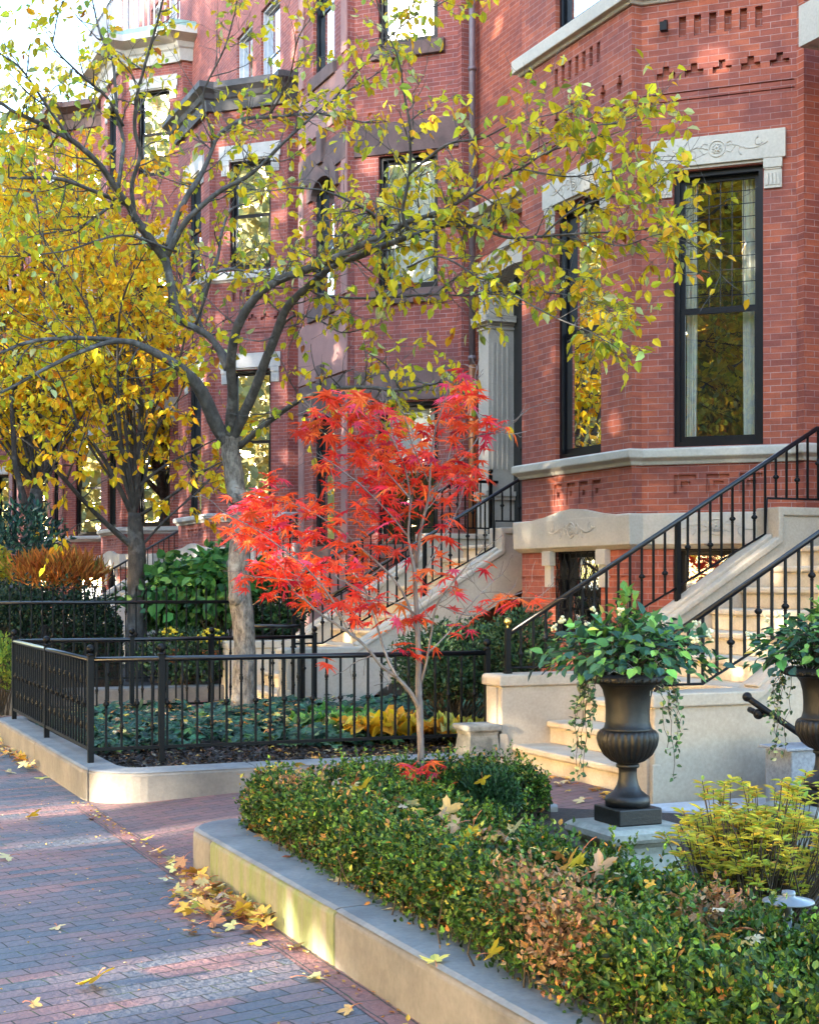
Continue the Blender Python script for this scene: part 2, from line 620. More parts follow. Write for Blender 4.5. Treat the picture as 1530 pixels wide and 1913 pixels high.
def paving_mat(name, reds, greys, mortar, bias, bw=.205, rh=.098, patch=True):
    """worn brick paving: two brick families mixed in patches, mossy joints"""
    m, nt, b = nodes_of(name)
    uv = coords(nt, 'UV')
    wob = N(nt, 'ShaderNodeTexNoise', i_Scale=5.0, i_Detail=3.0)
    nt.links.new(uv, wob.inputs['Vector'])
    add = N(nt, 'ShaderNodeVectorMath', operation='MULTIPLY_ADD')
    nt.links.new(wob.outputs['Color'], add.inputs[0])
    add.inputs[1].default_value = (.03, .022, 0)
    nt.links.new(uv, add.inputs[2])

    def bt(c1, c2, bias_):
        t = N(nt, 'ShaderNodeTexBrick', offset=.46)
        for k, v in (('Scale', 1), ('Brick Width', bw), ('Row Height', rh), ('Mortar Size', .0042), ('Mortar Smooth', .3), ('Bias', bias_),
                     ('Color1', (*c1, 1)), ('Color2', (*c2, 1)), ('Mortar', (*mortar, 1))):
            t.inputs[k].default_value = v
        nt.links.new(add.outputs[0], t.inputs['Vector'])
        return t
    A = bt(greys[0], reds[0], bias)
    B = bt(reds[0], reds[1], 0)
    C_ = bt(greys[0], greys[1], 0)
    base = mixc(nt, .35, A.outputs['Color'], C_.outputs['Color'])
    base = mixc(nt, .5, A.outputs['Color'], base)
    col = base
    if patch:
        sp = N(nt, 'ShaderNodeSeparateXYZ'); nt.links.new(uv, sp.inputs[0])
        dv = N(nt, 'ShaderNodeMath', operation='DIVIDE'); nt.links.new(sp.outputs[1], dv.inputs[0]); dv.inputs[1].default_value = rh
        fl_ = N(nt, 'ShaderNodeMath', operation='FLOOR'); nt.links.new(dv.outputs[0], fl_.inputs[0])
        m5 = N(nt, 'ShaderNodeMath', operation='MULTIPLY'); nt.links.new(fl_.outputs[0], m5.inputs[0]); m5.inputs[1].default_value = 7.3
        cm = N(nt, 'ShaderNodeCombineXYZ'); nt.links.new(sp.outputs[0], cm.inputs[0]); nt.links.new(m5.outputs[0], cm.inputs[1])
        base = mixc(nt, ramp(nt, noise(nt, cm.outputs[0], .8, 0), .6, .63), base, B.outputs['Color'])
        fac = ramp(nt, noise(nt, uv, .75, 2), .56, .66)
        col = mixc(nt, fac, base, B.outputs['Color'])
    st = ramp(nt, noise(nt, uv, 1.7, 6, .65), .35, .75)
    col = mixc(nt, st, mixc(nt, 1, col, (.72, .72, .74), 'MULTIPLY'), col)
    fn = ramp(nt, noise(nt, uv, 70, 5), .25, .75)
    col = mixc(nt, fn, mixc(nt, 1, col, (.74, .74, .74), 'MULTIPLY'), col)
    moss = N(nt, 'ShaderNodeMath', operation='MULTIPLY')
    nt.links.new(A.outputs['Fac'], moss.inputs[0])
    nt.links.new(ramp(nt, noise(nt, uv, 7, 3), .5, .62), moss.inputs[1])
    col = mixc(nt, moss.outputs[0], col, (.05, .075, .015))
    nt.links.new(col, b.inputs['Base Color'])
    b.inputs['Roughness'].default_value = .72
    h = N(nt, 'ShaderNodeMath', operation='MULTIPLY_ADD')
    nt.links.new(A.outputs['Fac'], h.inputs[0])
    h.inputs[1].default_value = -1
    nt.links.new(noise(nt, uv, 30, 4), h.inputs[2])
    bump(nt, b, h.outputs[0], .9, .012)
    return m


M['paving'] = paving_mat('worn_paving_brick', ((.38, .185, .155), (.3, .155, .14)), ((.14, .14, .155), (.23, .222, .23)), (.03, .027, .022), -.4)
M['walk'] = paving_mat('red_walk_brick', ((.34, .14, .115), (.25, .105, .095)), ((.2, .12, .115), (.17, .13, .13)), (.035, .03, .026), -.1, patch=False)
M['border'] = paving_mat('border_brick', ((.36, .14, .11), (.27, .12, .1)), ((.3, .13, .11), (.2, .14, .13)), (.06, .05, .045), -.3, patch=False)
M['asphalt'] = stone_mat('asphalt', (.05, .05, .052), (.035, .035, .037), 2, .9, .3, 120)
M['earth'] = stone_mat('earth', (.1, .09, .06), (.06, .06, .04), 1, .95, .3, 30)

# ------------------------------------------------------------------ ground
skew = lambda x, y: (x * .976 + y * .216, y * .976 - x * .216)   # the courses run a little askew to the street
mb = MB(); mb.face([(-700, -700, -.2), (700, -700, -.2), (700, 900, -.2), (-700, 900, -.2)])
tag(mb.build('ground', M['earth']), kind='structure')
mb = MB(); mb.face([(-12, -60, -.12), (-3.2, -60, -.12), (-3.2, 200, -.12), (-12, 200, -.12)])
tag(mb.build('road', M['asphalt']), kind='structure')
mb = MB(); mb.box(-3.2, -3.0, -60, 200, -.15, .003)
tag(mb.build('street_kerb', M['granite']), kind='structure')
mb = MB()
for a in range(-4, 14):
    y0, y1 = a * 10.0, a * 10.0 + 10
    mb.face([(-3, y0, 0), (2.2, y0, 0), (2.2, y1, 0), (-3, y1, 0)], [skew(-3, y0), skew(2.2, y0), skew(2.2, y1), skew(-3, y1)])
tag(mb.build('brick_pavement', M['paving']), kind='structure')
mb = MB()
for (a, b_) in ((2.2, 5.4), (5.4, 12.0)):
    mb.face([(a, -20, gz(a)), (b_, -20, gz(b_)), (b_, 140, gz(b_)), (a, 140, gz(a))], [skew(a, -20), skew(b_, -20), skew(b_, 140), skew(a, 140)])
tag(mb.build('garden_walk', M['walk']), kind='structure')
mb = MB()
for (x0, x1, y0, y1) in ((2.07, 2.2, 3.0, 10.75), (2.07, 2.2, 15.4, 18.2)):
    mb.face([(x0, y0, .004), (x1, y0, .004), (x1, y1, .004), (x0, y1, .004)], [(y0, x0 * .98), (y0, x1 * .98), (y1, x1 * .98), (y1, x0 * .98)])
tag(mb.build('paving_border', M['border']), kind='structure')
mb = MB()
mb.prism_path([(4.45, 8.12), (5.1, 7.85), (6.6, 7.25)], [(0, .02), (0, .17), (-.16, .172), (-.16, .02)])
tag(mb.build('edging_stone', M['granite'], bevel=.006), kind='structure')
mb = MB()
mb.box(5.25, 6.2, 7.72, 8.3, .1, .165)
tag(mb.build('paving_slab', M['marble'], bevel=.006), kind='structure')

# ------------------------------------------------------------------ the house row
T0 = 10.1
PERIOD = 8.17


def bay(o, c=1.147, t1=9.86, r=.123, fw=2.513):
    a = 12.52 + o
    q = [(T0, a), (t1, a), (t1, a + .12)]
    q.append((t1 - c, a + .12 + c))
    q.append((t1 - c - r, a + .12 + c))
    q.append((t1 - c - r, a + .12 + c + fw))
    q.append((t1 - c, a + .12 + c + fw))
    q.append((t1, a + .12 + c * 2 + fw))
    q.append((t1, a + .24 + c * 2 + fw))
    q.append((T0, a + .24 + c * 2 + fw))
    return q


def window(root, F, u0, u1, v0, v1, meet=None, depth=.13, frame='frame', leaded=False, curtain=None, side=None, blind=0.0, grille=False):
    if meet is None: meet = (v0 + v1) / 2
    f = MB(True)
    ow = .055
    for (a, b_, c, e) in ((u0, u0 + ow, v0, v1), (u1 - ow, u1, v0, v1), (u0 + ow, u1 - ow, v1 - ow, v1), (u0 + ow, u1 - ow, v0, v0 + ow)):
        f.lbox(F, a, b_, c, e, -depth - .05, -depth + .07)
    sw = .05
    a, b_ = u0 + ow, u1 - ow
    for (lo, hi, w0) in ((v0 + ow, meet + .02, 0), (meet - .02, v1 - ow, -.035)):
        for q in ((a, a + sw, lo, hi), (b_ - sw, b_, lo, hi), (a + sw, b_ - sw, hi - sw, hi), (a + sw, b_ - sw, lo, lo + sw * 1.2)):
            f.lbox(F, *q, -depth + w0 - .02, -depth + w0 + .025)
    fr = f.build('window', M[frame], root)
    p = MB(True)
    for (lo, hi, w) in ((v0 + ow + sw, meet - .02, -depth), (meet + .02, v1 - ow - sw, -depth - .035)):
        p.face([F.p(a + sw, lo, w), F.p(b_ - sw, lo, w), F.p(b_ - sw, hi, w), F.p(a + sw, hi, w)])
    p.build('pane', M['glass'], fr)
    if leaded:
        g = MB(True)
        n = 6
        for i in range(1, n):
            x = a + sw + (b_ - a - 2 * sw) * i / n
            g.lbox(F, x - .004, x + .004, meet + .02, v1 - ow - sw, -depth - .034, -depth - .028)
        m_ = int((v1 - meet) / ((b_ - a) / n))
        for i in range(1, m_):
            z = meet + .02 + (v1 - ow - sw - meet) * i / m_
            g.lbox(F, a + sw, b_ - sw, z - .004, z + .004, -depth - .034, -depth - .028)
        g.build('leading', M['frame'], fr)
    r = MB(True)
    w0, w1 = -depth - .08, -depth - .9
    P = F.p
    A, B, C, D = (u0 - .1, v0 - .05), (u1 + .1, v0 - .05), (u1 + .1, v1 + .05), (u0 - .1, v1 + .05)
    r.face([P(*A, w1), P(*B, w1), P(*C, w1), P(*D, w1)])
    for q0, q1 in ((A, B), (B, C), (C, D), (D, A)):
        r.face([P(*q0, w0), P(*q1, w0), P(*q1, w1), P(*q0, w1)])
    r.build('dark_interior', M['room'], fr)
    if blind:
        q = MB(True)
        q.lbox(F, u0 + .02, u1 - .02, v1 - (v1 - v0) * blind, v1, -depth - .16, -depth - .13)
        q.build('blind', M['blind'], fr)
    if curtain:
        for (ua, ub) in curtain:
            q = MB(True)
            n = 28
            vs, fs = [], []
            for i in range(n + 1):
                uu = ua + (ub - ua) * i / n
                for v in (v0 + .02, v1 - .02):
                    vs.append(P(uu + .01 * math.sin(v * 3 + i), v, -depth - .15 + .03 * math.sin(i * 1.9) + .012 * math.sin(i * .7 + v)))
            for i in range(n):
                fs.append((2 * i, 2 * i + 2, 2 * i + 3, 2 * i + 1))
            q.shared(vs, fs)
            q.build('curtain', M['cloth'], fr)
    if grille:
        g = MB(True)
        n = 9
        for i in range(n):
            for sgn in (1, -1):
                x0 = u0 + (u1 - u0) * i / (n - 1)
                pts = []
                for k in range(13):
                    v = v0 + (v1 - v0) * k / 12
                    x = x0 + sgn * .055 * math.sin(k * 1.5708)
                    pts.append(P(min(max(x, u0 + .01), u1 - .01), v, -.015 - .012 * sgn))
                g.tube(pts, .006, 5)
        for v in (v0 + .03, v0 + (v1 - v0) * .33, v0 + (v1 - v0) * .66, v1 - .03):
            g.lbox(F, u0, u1, v - .008, v + .008, -.02, -.01)
        g.build('security_grille', M['iron'], fr)
    return fr


def lintel(root, F, u0, u1, v, h=.3, mat='beige', bw=.2, bh=.31, wide=.105, carve=True, proud=.05):
    """a slab lintel on two fluted brackets over an opening u0..u1"""
    m = MB(True)
    a, b_ = u0 - wide - bw + .07, u1 + wide + bw - .07
    m.lbox(F, a, b_, v, v + h, -.1, proud)
    m.lbox(F, u0, u1, v - .03, v, -.1, proud - .03)
    lt = m.build('lintel', M[mat], root, bevel=.006)
    for (x0, x1) in ((u0 - bw, u0 - .005), (u1 + .005, u1 + bw)):
        k = MB(True)
        k.lbox(F, x0, x1, v - bh * .32, v, -.05, proud - .004)
        k.lbox(F, x0 + .012, x1 - .012, v - bh * .38, v - bh * .32, -.05, proud - .016)
        k.lbox(F, x0 + .006, x1 - .006, v - bh, v - bh * .38, -.05, proud - .024)
        w_ = (x1 - x0)
        for i in range(4):
            c = x0 + w_ * (.2 + .2 * i)
            k.lbox(F, c - .014, c + .014, v - bh * .9, v - bh * .5, proud - .024, proud - .012)
        k.build('bracket', M[mat], lt, bevel=.004)
    if carve:
        carving(lt, F, (a + b_) / 2, v + h * .5, (b_ - a) * .3, h, proud, mat)
    return lt


def carving(parent, F, uc, v, hw, h, proud, mat):
    k = MB(True)
    c = lambda u, z, e=.002: F.p(uc + u, v + z, proud + e)
    for rr, th in ((.085, .008), (.05, .006), (.02, .012)):
        k.tube([c(rr * math.cos(i * .2618), rr * math.sin(i * .2618)) for i in range(25)], th, 5, False)
    for i in range(8):
        an = i * math.pi / 4
        k.tube([c(.025 * math.cos(an), .025 * math.sin(an)), c(.048 * math.cos(an), .048 * math.sin(an))], .008, 5)
    for sg in (-1, 1):
        pts = [c(sg * (.1 + hw * q), .03 * math.sin(q * 6.0 + (0 if sg > 0 else 1))) for q in [i / 14 for i in range(15)]]
        k.tube(pts, .005, 5)
        for (q, up) in ((.35, -1), (.75, 1)):
            x0 = .1 + hw * q
            pts = [c(sg * (x0 + .055 * q2 * math.cos(q2 * 7)), up * (.015 + .055 * (1 - q2) + .03 * math.sin(q2 * 7))) for q2 in [i / 14 for i in range(15)]]
            k.tube(pts, .005, 5)
        k.tube([c(sg * .1, .05), c(sg * .14, .07), c(sg * .19, .01), c(sg * .14, -.05), c(sg * .1, -.03)], .005, 5)
    k.build('carving', M[mat], parent)


def house_a(o, label, brick, trim, top=13.0, detail=2, far=None, gapwall=True, fac_top=None, cornice=None, extra=None):
    """brick row house with a five sided bay in the manner of the nearest one"""
    q = bay(o)
    root = thing('brick_house', label, 'house', XF((T0, q[4][1], 0)))
    fs = [Fr(q[i], q[i + 1]) for i in range(9)]
    wl = MB(True)
    zb = -.15
    for i in (0, 1, 3, 5, 6, 7, 8):
        relief(wl, fs[i], 0, fs[i].L, zb, top, [], uo=i * 1.3)
    L = fs[2].L
    it = []
    if detail >= 1:
        for i in range(6):
            c = .345 + .16 * i
            it.append((c, c + .075, 7.41, 7.63, .06))
        for c in (.17, .467, .764, 1.06, 1.36):
            it += [(c - .1, c + .1, 6.985, 7.052, .05), (c - .034, c + .034, 7.052, 7.12, .05)]
        for c in (.345, .69, 1.036):
            it += [(c, c + .24, 2.70, 2.752, .03), (c + .205, c + .24, 2.545, 2.70, .03), (c + .06, c + .165, 2.64, 2.68, .03), (c + .135, c + .165, 2.605, 2.64, .03)]
        it += [(.02, L - .02, 6.73, 6.745, .02), (.02, L - .02, 6.815, 6.83, .02), (0, L, 1.66, 1.675, .02)]
    W2 = (.338, 1.28)
    it += [(*W2, .95, 2.0, .2, True), (*W2, 3.05, 5.98, .2, True), (*W2, 8.05, 10.3, .2, True)]
    if top > 13.5: it.append((*W2, 12.0, 14.2, .2, True))
    relief(wl, fs[2], 0, L, zb, top, it, uo=2.1)
    L4 = fs[4].L
    W4 = (.64, 1.68)
    it = []
    if detail >= 1:
        for i in range(7):
            c = .66 + .16 * i
            it.append((c, c + .075, 7.41, 7.63, .06))
        for c in (.25, .6, .95, 1.3, 1.65, 2.0, 2.3):
            it += [(c - .06, c + .06, 6.985, 7.052, .05), (c - .03, c + .03, 6.92, 7.12, .05)]
        for c in (.64, .93, 1.22, 1.51):
            it += [(c, c + .2, 2.70, 2.752, .03), (c + .17, c + .2, 2.5, 2.70, .03), (c + .05, c + .13, 2.60, 2.66, .03)]
        it += [(.02, L4 - .02, 6.73, 6.745, .02), (.02, L4 - .02, 6.815, 6.83, .02), (0, L4, 1.66, 1.675, .02)]
    it += [(W4[0], W4[1], .95, 2.0, .2, True), (*W4, 3.05, 5.98, .2, True), (*W4, 8.05, 10.3, .2, True)]
    if top > 13.5: it.append((*W4, 12.0, 14.2, .2, True))
    relief(wl, fs[4], 0, L4, zb, top, it, uo=5.2)
    ft = fac_top or top
    # the flat front between this bay and the next, and above the bay
    nxt = far if far is not None else q[9][1] + 3.12
    ff = Fr(q[9], (T0, nxt))
    relief(wl, ff, 0, ff.L, zb, ft, [] if not extra else extra(ff), uo=11)
    if ft > top:
        f2 = Fr((T0, q[0][1]), q[9])
        relief(wl, f2, 0, f2.L, top - .5, ft, [(1.2, 2.5, top + .5, top + 2.7, .2, True), (3.1, 4.3, top + .5, top + 2.7, .2, True)], uo=12)
    wall = wl.build('wall', M[brick], root)
    if ft > top:
        for a, b_ in ((1.2, 2.5), (3.1, 4.3)):
            window(root, f2, a, b_, top + .5, top + 2.7, frame='palepaint')
    # courses that run round the bay
    path = q[0:7] + q[7:10]

    def course(name, prof, mat=trim):
        c = MB(True)
        c.prism_path(path, prof)
        return c.build(name, M[mat], root, bevel=.008)
    course('sill_course', [(.02, 2.86), (-.03, 2.86), (-.045, 2.9), (-.09, 2.93), (-.1, 2.94), (-.1, 3.02), (-.07, 3.035), (.02, 3.035)])
    course('belt_course', [(.02, 1.96), (-.03, 1.965), (-.06, 2.0), (-.08, 2.01), (-.085, 2.335), (-.07, 2.345), (.02, 2.345)])
    course('upper_sill_course', [(.02, 7.8), (-.03, 7.8), (-.05, 7.83), (-.1, 7.85), (-.1, 8.0), (-.08, 8.015), (.02, 8.015)])
    # shallow gable over the street basement window
    g = MB(True)
    F4 = fs[4]
    pr = [(.2, 2.34), (.55, 2.37), (.95, 2.43), (1.16, 2.445), (1.4, 2.43), (1.8, 2.37), (2.15, 2.34)]
    for i in range(len(pr) - 1):
        (a, za), (b_, zb_) = pr[i], pr[i + 1]
        g.hexa([F4.p(a, 2.33, -.02), F4.p(b_, 2.33, -.02), F4.p(b_, 2.33, .084), F4.p(a, 2.33, .084), F4.p(a, za, -.02), F4.p(b_, zb_, -.02), F4.p(b_, zb_, .084), F4.p(a, za, .084)])
    gb = g.build('gable_stone', M[trim], root)
    if detail >= 2:
        carving(gb, F4, 1.16, 2.2, .42, .3, .084, trim)
        carving(gb, fs[2], .81, 2.19, .42, .3, .084, trim)
    for F, Wn in ((fs[2], W2), (F4, W4)):
        lintel(root, F, Wn[0], Wn[1], 6.02, mat=trim, carve=detail >= 2)
        lintel(root, F, Wn[0], Wn[1], 10.32, mat=trim, carve=False)
        if top > 13.5: lintel(root, F, Wn[0], Wn[1], 14.22, mat=trim, carve=False)
        near = detail >= 2
        if F is F4:
            window(root, F, *Wn, 3.05, 5.98, 4.5, leaded=False, curtain=[(Wn[0] + .1, Wn[1] - .16)] if near else [(Wn[0] + .05, Wn[1] - .05)] if detail == 1 else None)
        else:
            window(root, F, *Wn, 3.05, 5.98, 4.5, leaded=near, curtain=[(Wn[0] + .08, Wn[0] + .25), (Wn[1] - .2, Wn[1] - .09)] if near else [(Wn[0] + .08, Wn[1] - .08)] if (o // PERIOD) % 2 == 1 else None)
        window(root, F, *Wn, .95, 2.0, grille=near and F is F4)
        window(root, F, *Wn, 8.05, 10.3, frame='frame' if near else 'frame', blind=.5 if F is F4 else 0)
        if top > 13.5: window(root, F, *Wn, 12.0, 14.2)
        for x0, x1 in ((Wn[0] - .2, Wn[0]), (Wn[1], Wn[1] + .2)):
            if near and F is fs[2]: continue
            k = MB(True)
            k.lbox(F, x0, x1, 1.8, 1.97, -.02, .075)
            k.lbox(F, x0 + .03, x1 - .02, 1.55, 1.8, -.02, .045)
            k.build('bracket', M[trim], gb, bevel=.006)
    if cornice:
        cz, ch, cm, co = cornice
        c = MB(True)
        c.prism_path(path, [(.02, cz), (-.08, cz), (-.12, cz + ch * .35), (-.16, cz + ch * .4), (-.2, cz + ch * .55), (-co, cz + ch * .7), (-co, cz + ch * .9), (.02, cz + ch)])
        c.build('cornice', M[cm], root)
        rf = MB(True)
        top_z = cz + ch
        pts = [(p[0], p[1]) for p in path]
        rf.face([(p[0], p[1], top_z - .02) for p in pts])
        rf.build('roof', M['slate'], root)
    return root, q, fs


rootA, qA, fA = house_a(0, 'red brick row house with beige stone trim beside the cream stone steps', 'brick', 'beige', 13, 2, far=20.69, extra=lambda f: [(.753, 2.495, 2.0, 6.25, .06, True)])
# small black wall lamp on the near house's bay
m = MB(True); F = fA[2]
m.tube([F.p(1.36, 7.60, 0), F.p(1.36, 7.57, .07), F.p(1.37, 7.5, .1)], .022, 8)
m.lbox(F, 1.325, 1.4, 7.47, 7.56, .05, .13)
tag(m.build('wall_lamp', M['iron']), 'small black spotlight fixed to the brick near the top of the bay', 'lamp')
# flat front of the nearest house on its own near side, with the porch whose cornice shows at the top right corner
m = MB(True)
f_ = Fr((T0, 7.4), (T0, 12.52)); relief(m, f_, 0, f_.L, -.15, 13, [(1.6, 3.4, 2.145, 5.6, .5, True)], uo=3)
m.face([f_.p(1.6, 2.1, -.5), f_.p(3.4, 2.1, -.5), f_.p(3.4, 5.6, -.5), f_.p(1.6, 5.6, -.5)])
m.build('wall', M['brick'], rootA)
m = MB(True)
ph, pz = [], 6.85
m.prism_path([(T0, 11.95), (9.35, 11.95), (9.35, 7.7)][::1], [(.0, pz), (-.06, pz), (-.08, pz + .1), (-.15, pz + .16), (-.22, pz + .26), (-.26, pz + .28), (-.26, pz + .36), (0, pz + .4)])
m.face([(T0, 11.95, pz + .02), (9.35, 11.95, pz + .02), (9.35, 7.7, pz + .02), (T0, 7.7, pz + .02)])
m.face([(T0, 11.95, pz + .38), (9.35, 11.95, pz + .38), (9.35, 7.7, pz + .38), (T0, 7.7, pz + .38)])
m.build('porch_cornice', M['beige'], rootA)
# upper storey windows are in house_a; second house: arched door surround on the flat front
ds = MB(True)
s0, s1 = 20.04, 20.38


def pier(s0, s1):
    t = 10.0
    p = MB(True)
    for (z0, z1, e) in ((2.0, 2.43, .03), (2.43, 2.84, .015), (2.84, 2.9, .05), (2.9, 2.97, .075), (2.97, 5.4, 0), (5.4, 5.43, .02), (5.46, 5.5, .03), (5.5, 5.56, .085), (5.56, 5.6, .09), (5.6, 6.25, 0), (5.43, 5.46, 0)):
        p.box(t - e, 10.42, s0 - e, s1 + e, z0, z1)
    for k in range(4):
        for (tt, ss) in ((t + .06 + .08 * k, s0),):
            p.box(tt, tt + .03, ss - .016, ss + .01, 3.3, 5.2)
    p.box(t + .1, t + .32, s0 - .015, s0 + .01, 5.75, 6.15)
    return p.build('pier', M['beige'], porch)


porch = thing('door_surround', 'beige stone door surround with fluted pier and arch over the black doorway', 'doorway', XF((10.0, 19.2, 2.0)))
pier(20.04, 20.38)
pier(18.0, 18.34)
ar = MB(True)
c0 = 19.19
for sg in (-1, 1):
    for (t_, za, zb_, zc, zd) in ((9.97, 6.1, 6.3, 6.2, 6.52), (9.92, 6.27, 6.36, 6.49, 6.58)):
        e0, e1 = c0 + sg * 1.2, c0
        ar.hexa([(t_, e0, za), (10.35, e0, za), (10.35, e1, zc), (t_, e1, zc), (t_, e0, zb_), (10.35, e0, zb_), (10.35, e1, zd), (t_, e1, zd)])
ar.build('door_head', M['beige'], porch, bevel=.008)
ar = MB(True)
for (t_, z0_, z1_) in ((9.98, 6.95, 7.02), (9.88, 7.02, 7.1), (9.78, 7.1, 7.2)):
    ar.box(t_, 10.12, 17.75 - (10 - t_), 20.42 + (10 - t_) * .4, z0_, z1_)
ar.build('hood_cornice', M['beige'], porch, bevel=.006)
dr = MB(True)
dr.face([(10.45, 18.3, 2.0), (10.45, 20.1, 2.0), (10.45, 20.1, 6.5), (10.45, 18.3, 6.5)])
for zz in (2.2, 3.6, 4.6):
    dr.box(10.4, 10.45, 18.55, 19.0, zz, zz + .9)
    dr.box(10.4, 10.45, 19.4, 19.85, zz, zz + .9)
dr.build('door', M['room'], porch)
dp = MB(True)
dp.tube([(9.98, 20.56, 4.9), (9.98, 20.56, 14)], .05, 10)
drain = dp.build('drainpipe', M['pipe'])
tag(drain, 'purplish drainpipe with a copper foot running up the brick beside the arched doorway', 'drainpipe')
dp = MB(True); dp.tube([(9.98, 20.56, 1.9), (9.98, 20.56, 4.92)], .056, 10); dp.build('pipe_foot', M['copper'], drain)
dp = MB(True)
for zz in (5.0, 7.2, 9.4):
    dp = MB(True); dp.tube([(9.98, 20.56, zz), (9.98, 20.56, zz + .06)], .065, 10); dp.build('clamp', M['pipe'], drain)

# ---- brownstone trimmed neighbour
oB = 20.81 - 12.64
qB = bay(oB, c=1.222, r=.118, fw=2.28)
fB = [Fr(qB[i], qB[i + 1]) for i in range(9)]
rootB = thing('brick_house', 'plum brick house with dark brownstone lintels standing behind the red maple', 'house', XF((T0, 22.0, 0)))
wl = MB(True)
for i in (0, 1, 3, 5, 6, 7, 8):
    relief(wl, fB[i], 0, fB[i].L, -.15, 15, [], uo=i * 1.7)
L = fB[2].L
wB = (.33, 1.32)
B_lv = ((2.2, 4.42), (6.17, 8.28), (10.0, 12.2))
relief(wl, fB[2], 0, L, -.15, 15, [(*wB, a, b_, .2, True) for a, b_ in B_lv] + [(*wB, .0, 1.5, .2, True)], uo=4)
L4 = fB[4].L
w4 = (.6, 1.6)
relief(wl, fB[4], 0, L4, -.15, 15, [(*w4, a, b_, .2, True) for a, b_ in B_lv], uo=8)
ff = Fr(qB[9], (T0, 12.52 + 2 * PERIOD)); relief(wl, ff, 0, ff.L, -.15, 15, [])
wl.build('wall', M['brick_plum'], rootB)
for F, ww in ((fB[2], wB), (fB[4], w4)):
    for k, (a, b_) in enumerate(B_lv):
        if k == 0 and F is fB[2]: window(rootB, F, *ww, .0, 1.5)
        window(rootB, F, *ww, a, b_, (a + b_) / 2 - .02 if k else 3.4, blind=.49 if k == 0 else (.0 if k == 1 else .55), curtain=[(ww[0] + .1, ww[1] - .1)] if k == 1 else None)
        m = MB(True)
        m.lbox(F, -.02 if F is fB[2] else .02, F.L + (.0 if F is fB[2] else -.02), b_ + .02, b_ + .5, -.05, .035)
        lt = m.build('lintel', M['brown'], rootB, bevel=.01)
        m = MB(True); m.lbox(F, ww[0] - .12, ww[1] + .12, a - .22, a, -.1, .07)
        m.build('sill', M['brown'], rootB, bevel=.01)
        if F is fB[4]:
            m = MB(True)
            uc = (ww[0] + ww[1]) / 2
            n = 10
            for i in range(n):
                a0, a1 = math.pi * i / n, math.pi * (i + 1) / n
                hw = (ww[1] - ww[0]) / 2
                P = lambda r_, an, w_: F.p(uc + (hw if r_ == 0 else hw + .22) * math.cos(an), b_ - .3 + (.28 if r_ == 0 else .62) * math.sin(an), w_)
                m.hexa([P(0, a0, -.1), P(0, a1, -.1), P(0, a1, .05), P(0, a0, .05), P(1, a0, -.1), P(1, a1, -.1), P(1, a1, .05), P(1, a0, .05)])
            m.lbox(F, uc - .12, uc + .12, b_ + .2, b_ + .75, -.05, .09)
            m.build('arch_stone', M['brown'], lt)
m = MB(True)
F = fB[4]
for (a, b_) in ((.75, 2.0), (4.95, 5.95), (9.0, 9.8)):
    m.lbox(F, .0, L4, a, b_, -.05, .03)
for k, (a, b_) in enumerate(B_lv):
    m.lbox(F, .0, .24, a, b_ + .5, -.05, .028); m.lbox(F, L4 - .24, L4, a, b_ + .5, -.05, .028)
m.build('stone_panel', M['pinkstone'], rootB, bevel=.008)

# ---- the row goes on
house_a(2 * PERIOD, 'brick house with pale lintels and a dark roofed bay behind the yellow tree', 'brick_plum', 'pale', 11.4, 1, cornice=(11.35, .6, 'slate', .3), fac_top=19.5)
house_a(3 * PERIOD, 'brick house whose tall bay carries a pale cornice and a balcony', 'brick_plum', 'pale', 14.9, 1, cornice=(14.8, .8, 'pale', .5), fac_top=24)
rootE, qE, fE = house_a(4 * PERIOD, 'brick house fifth along the row behind the left street trees', 'brick_plum', 'pale', 15.6, 0, cornice=(15.5, .8, 'brown', .5), fac_top=16.4)
house_a(5 * PERIOD, 'brick house sixth along the row nearly hidden by yellow leaves', 'brick_pale', 'brown', 15.2, 0, cornice=(15.1, .7, 'brown', .5), fac_top=18.6)
house_a(6 * PERIOD, 'brick house seventh along the row at the far left', 'brick_plum', 'pale', 15.2, 0, cornice=(15.1, .7, 'slate', .5), fac_top=18.2)
house_a(7 * PERIOD, 'brick house at the far end of the visible row', 'brick_pale', 'brown', 15.2, 0, cornice=(15.1, .7, 'slate', .5), fac_top=18.6)
# balcony rail with copper edging on the fourth bay
q = bay(3 * PERIOD)
bal = thing('balcony_railing', 'white balcony railing with green copper edge on top of the tall bay', 'railing', XF((9.2, q[4][1], 15.7)))
m = MB(True); m.prism_path(q[0:9], [(-.42, 15.55), (-.42, 15.68), (-.1, 15.7), (-.1, 15.55)]); m.build('copper_edge', M['patina'], bal)
m = MB(True); m.prism_path(q[0:9], [(-.3, 16.55), (-.3, 16.65), (-.2, 16.65), (-.2, 16.55)]); m.build('top_rail', M['palepaint'], bal)
m = MB(True)
for i in range(1, 8):
    F = Fr(q[i], q[i + 1])
    for k in range(int(F.L / .16) + 1):
        x = k * .16
        m.lbox(F, x - .02, x + .02, 15.68, 16.55, .23, .27)
m.build('rail_bars', M['palepaint'], bal)

# ------------------------------------------------------------------ stone stoops
RISE, TREAD, ST0 = .195, .34, 6.06


def slab_copy(src, parent, delta):
    c = src.copy()
    COL.objects.link(c)
    c.parent = parent
    c.location = tuple(src.location[i] + delta[i] for i in range(3))
    return c


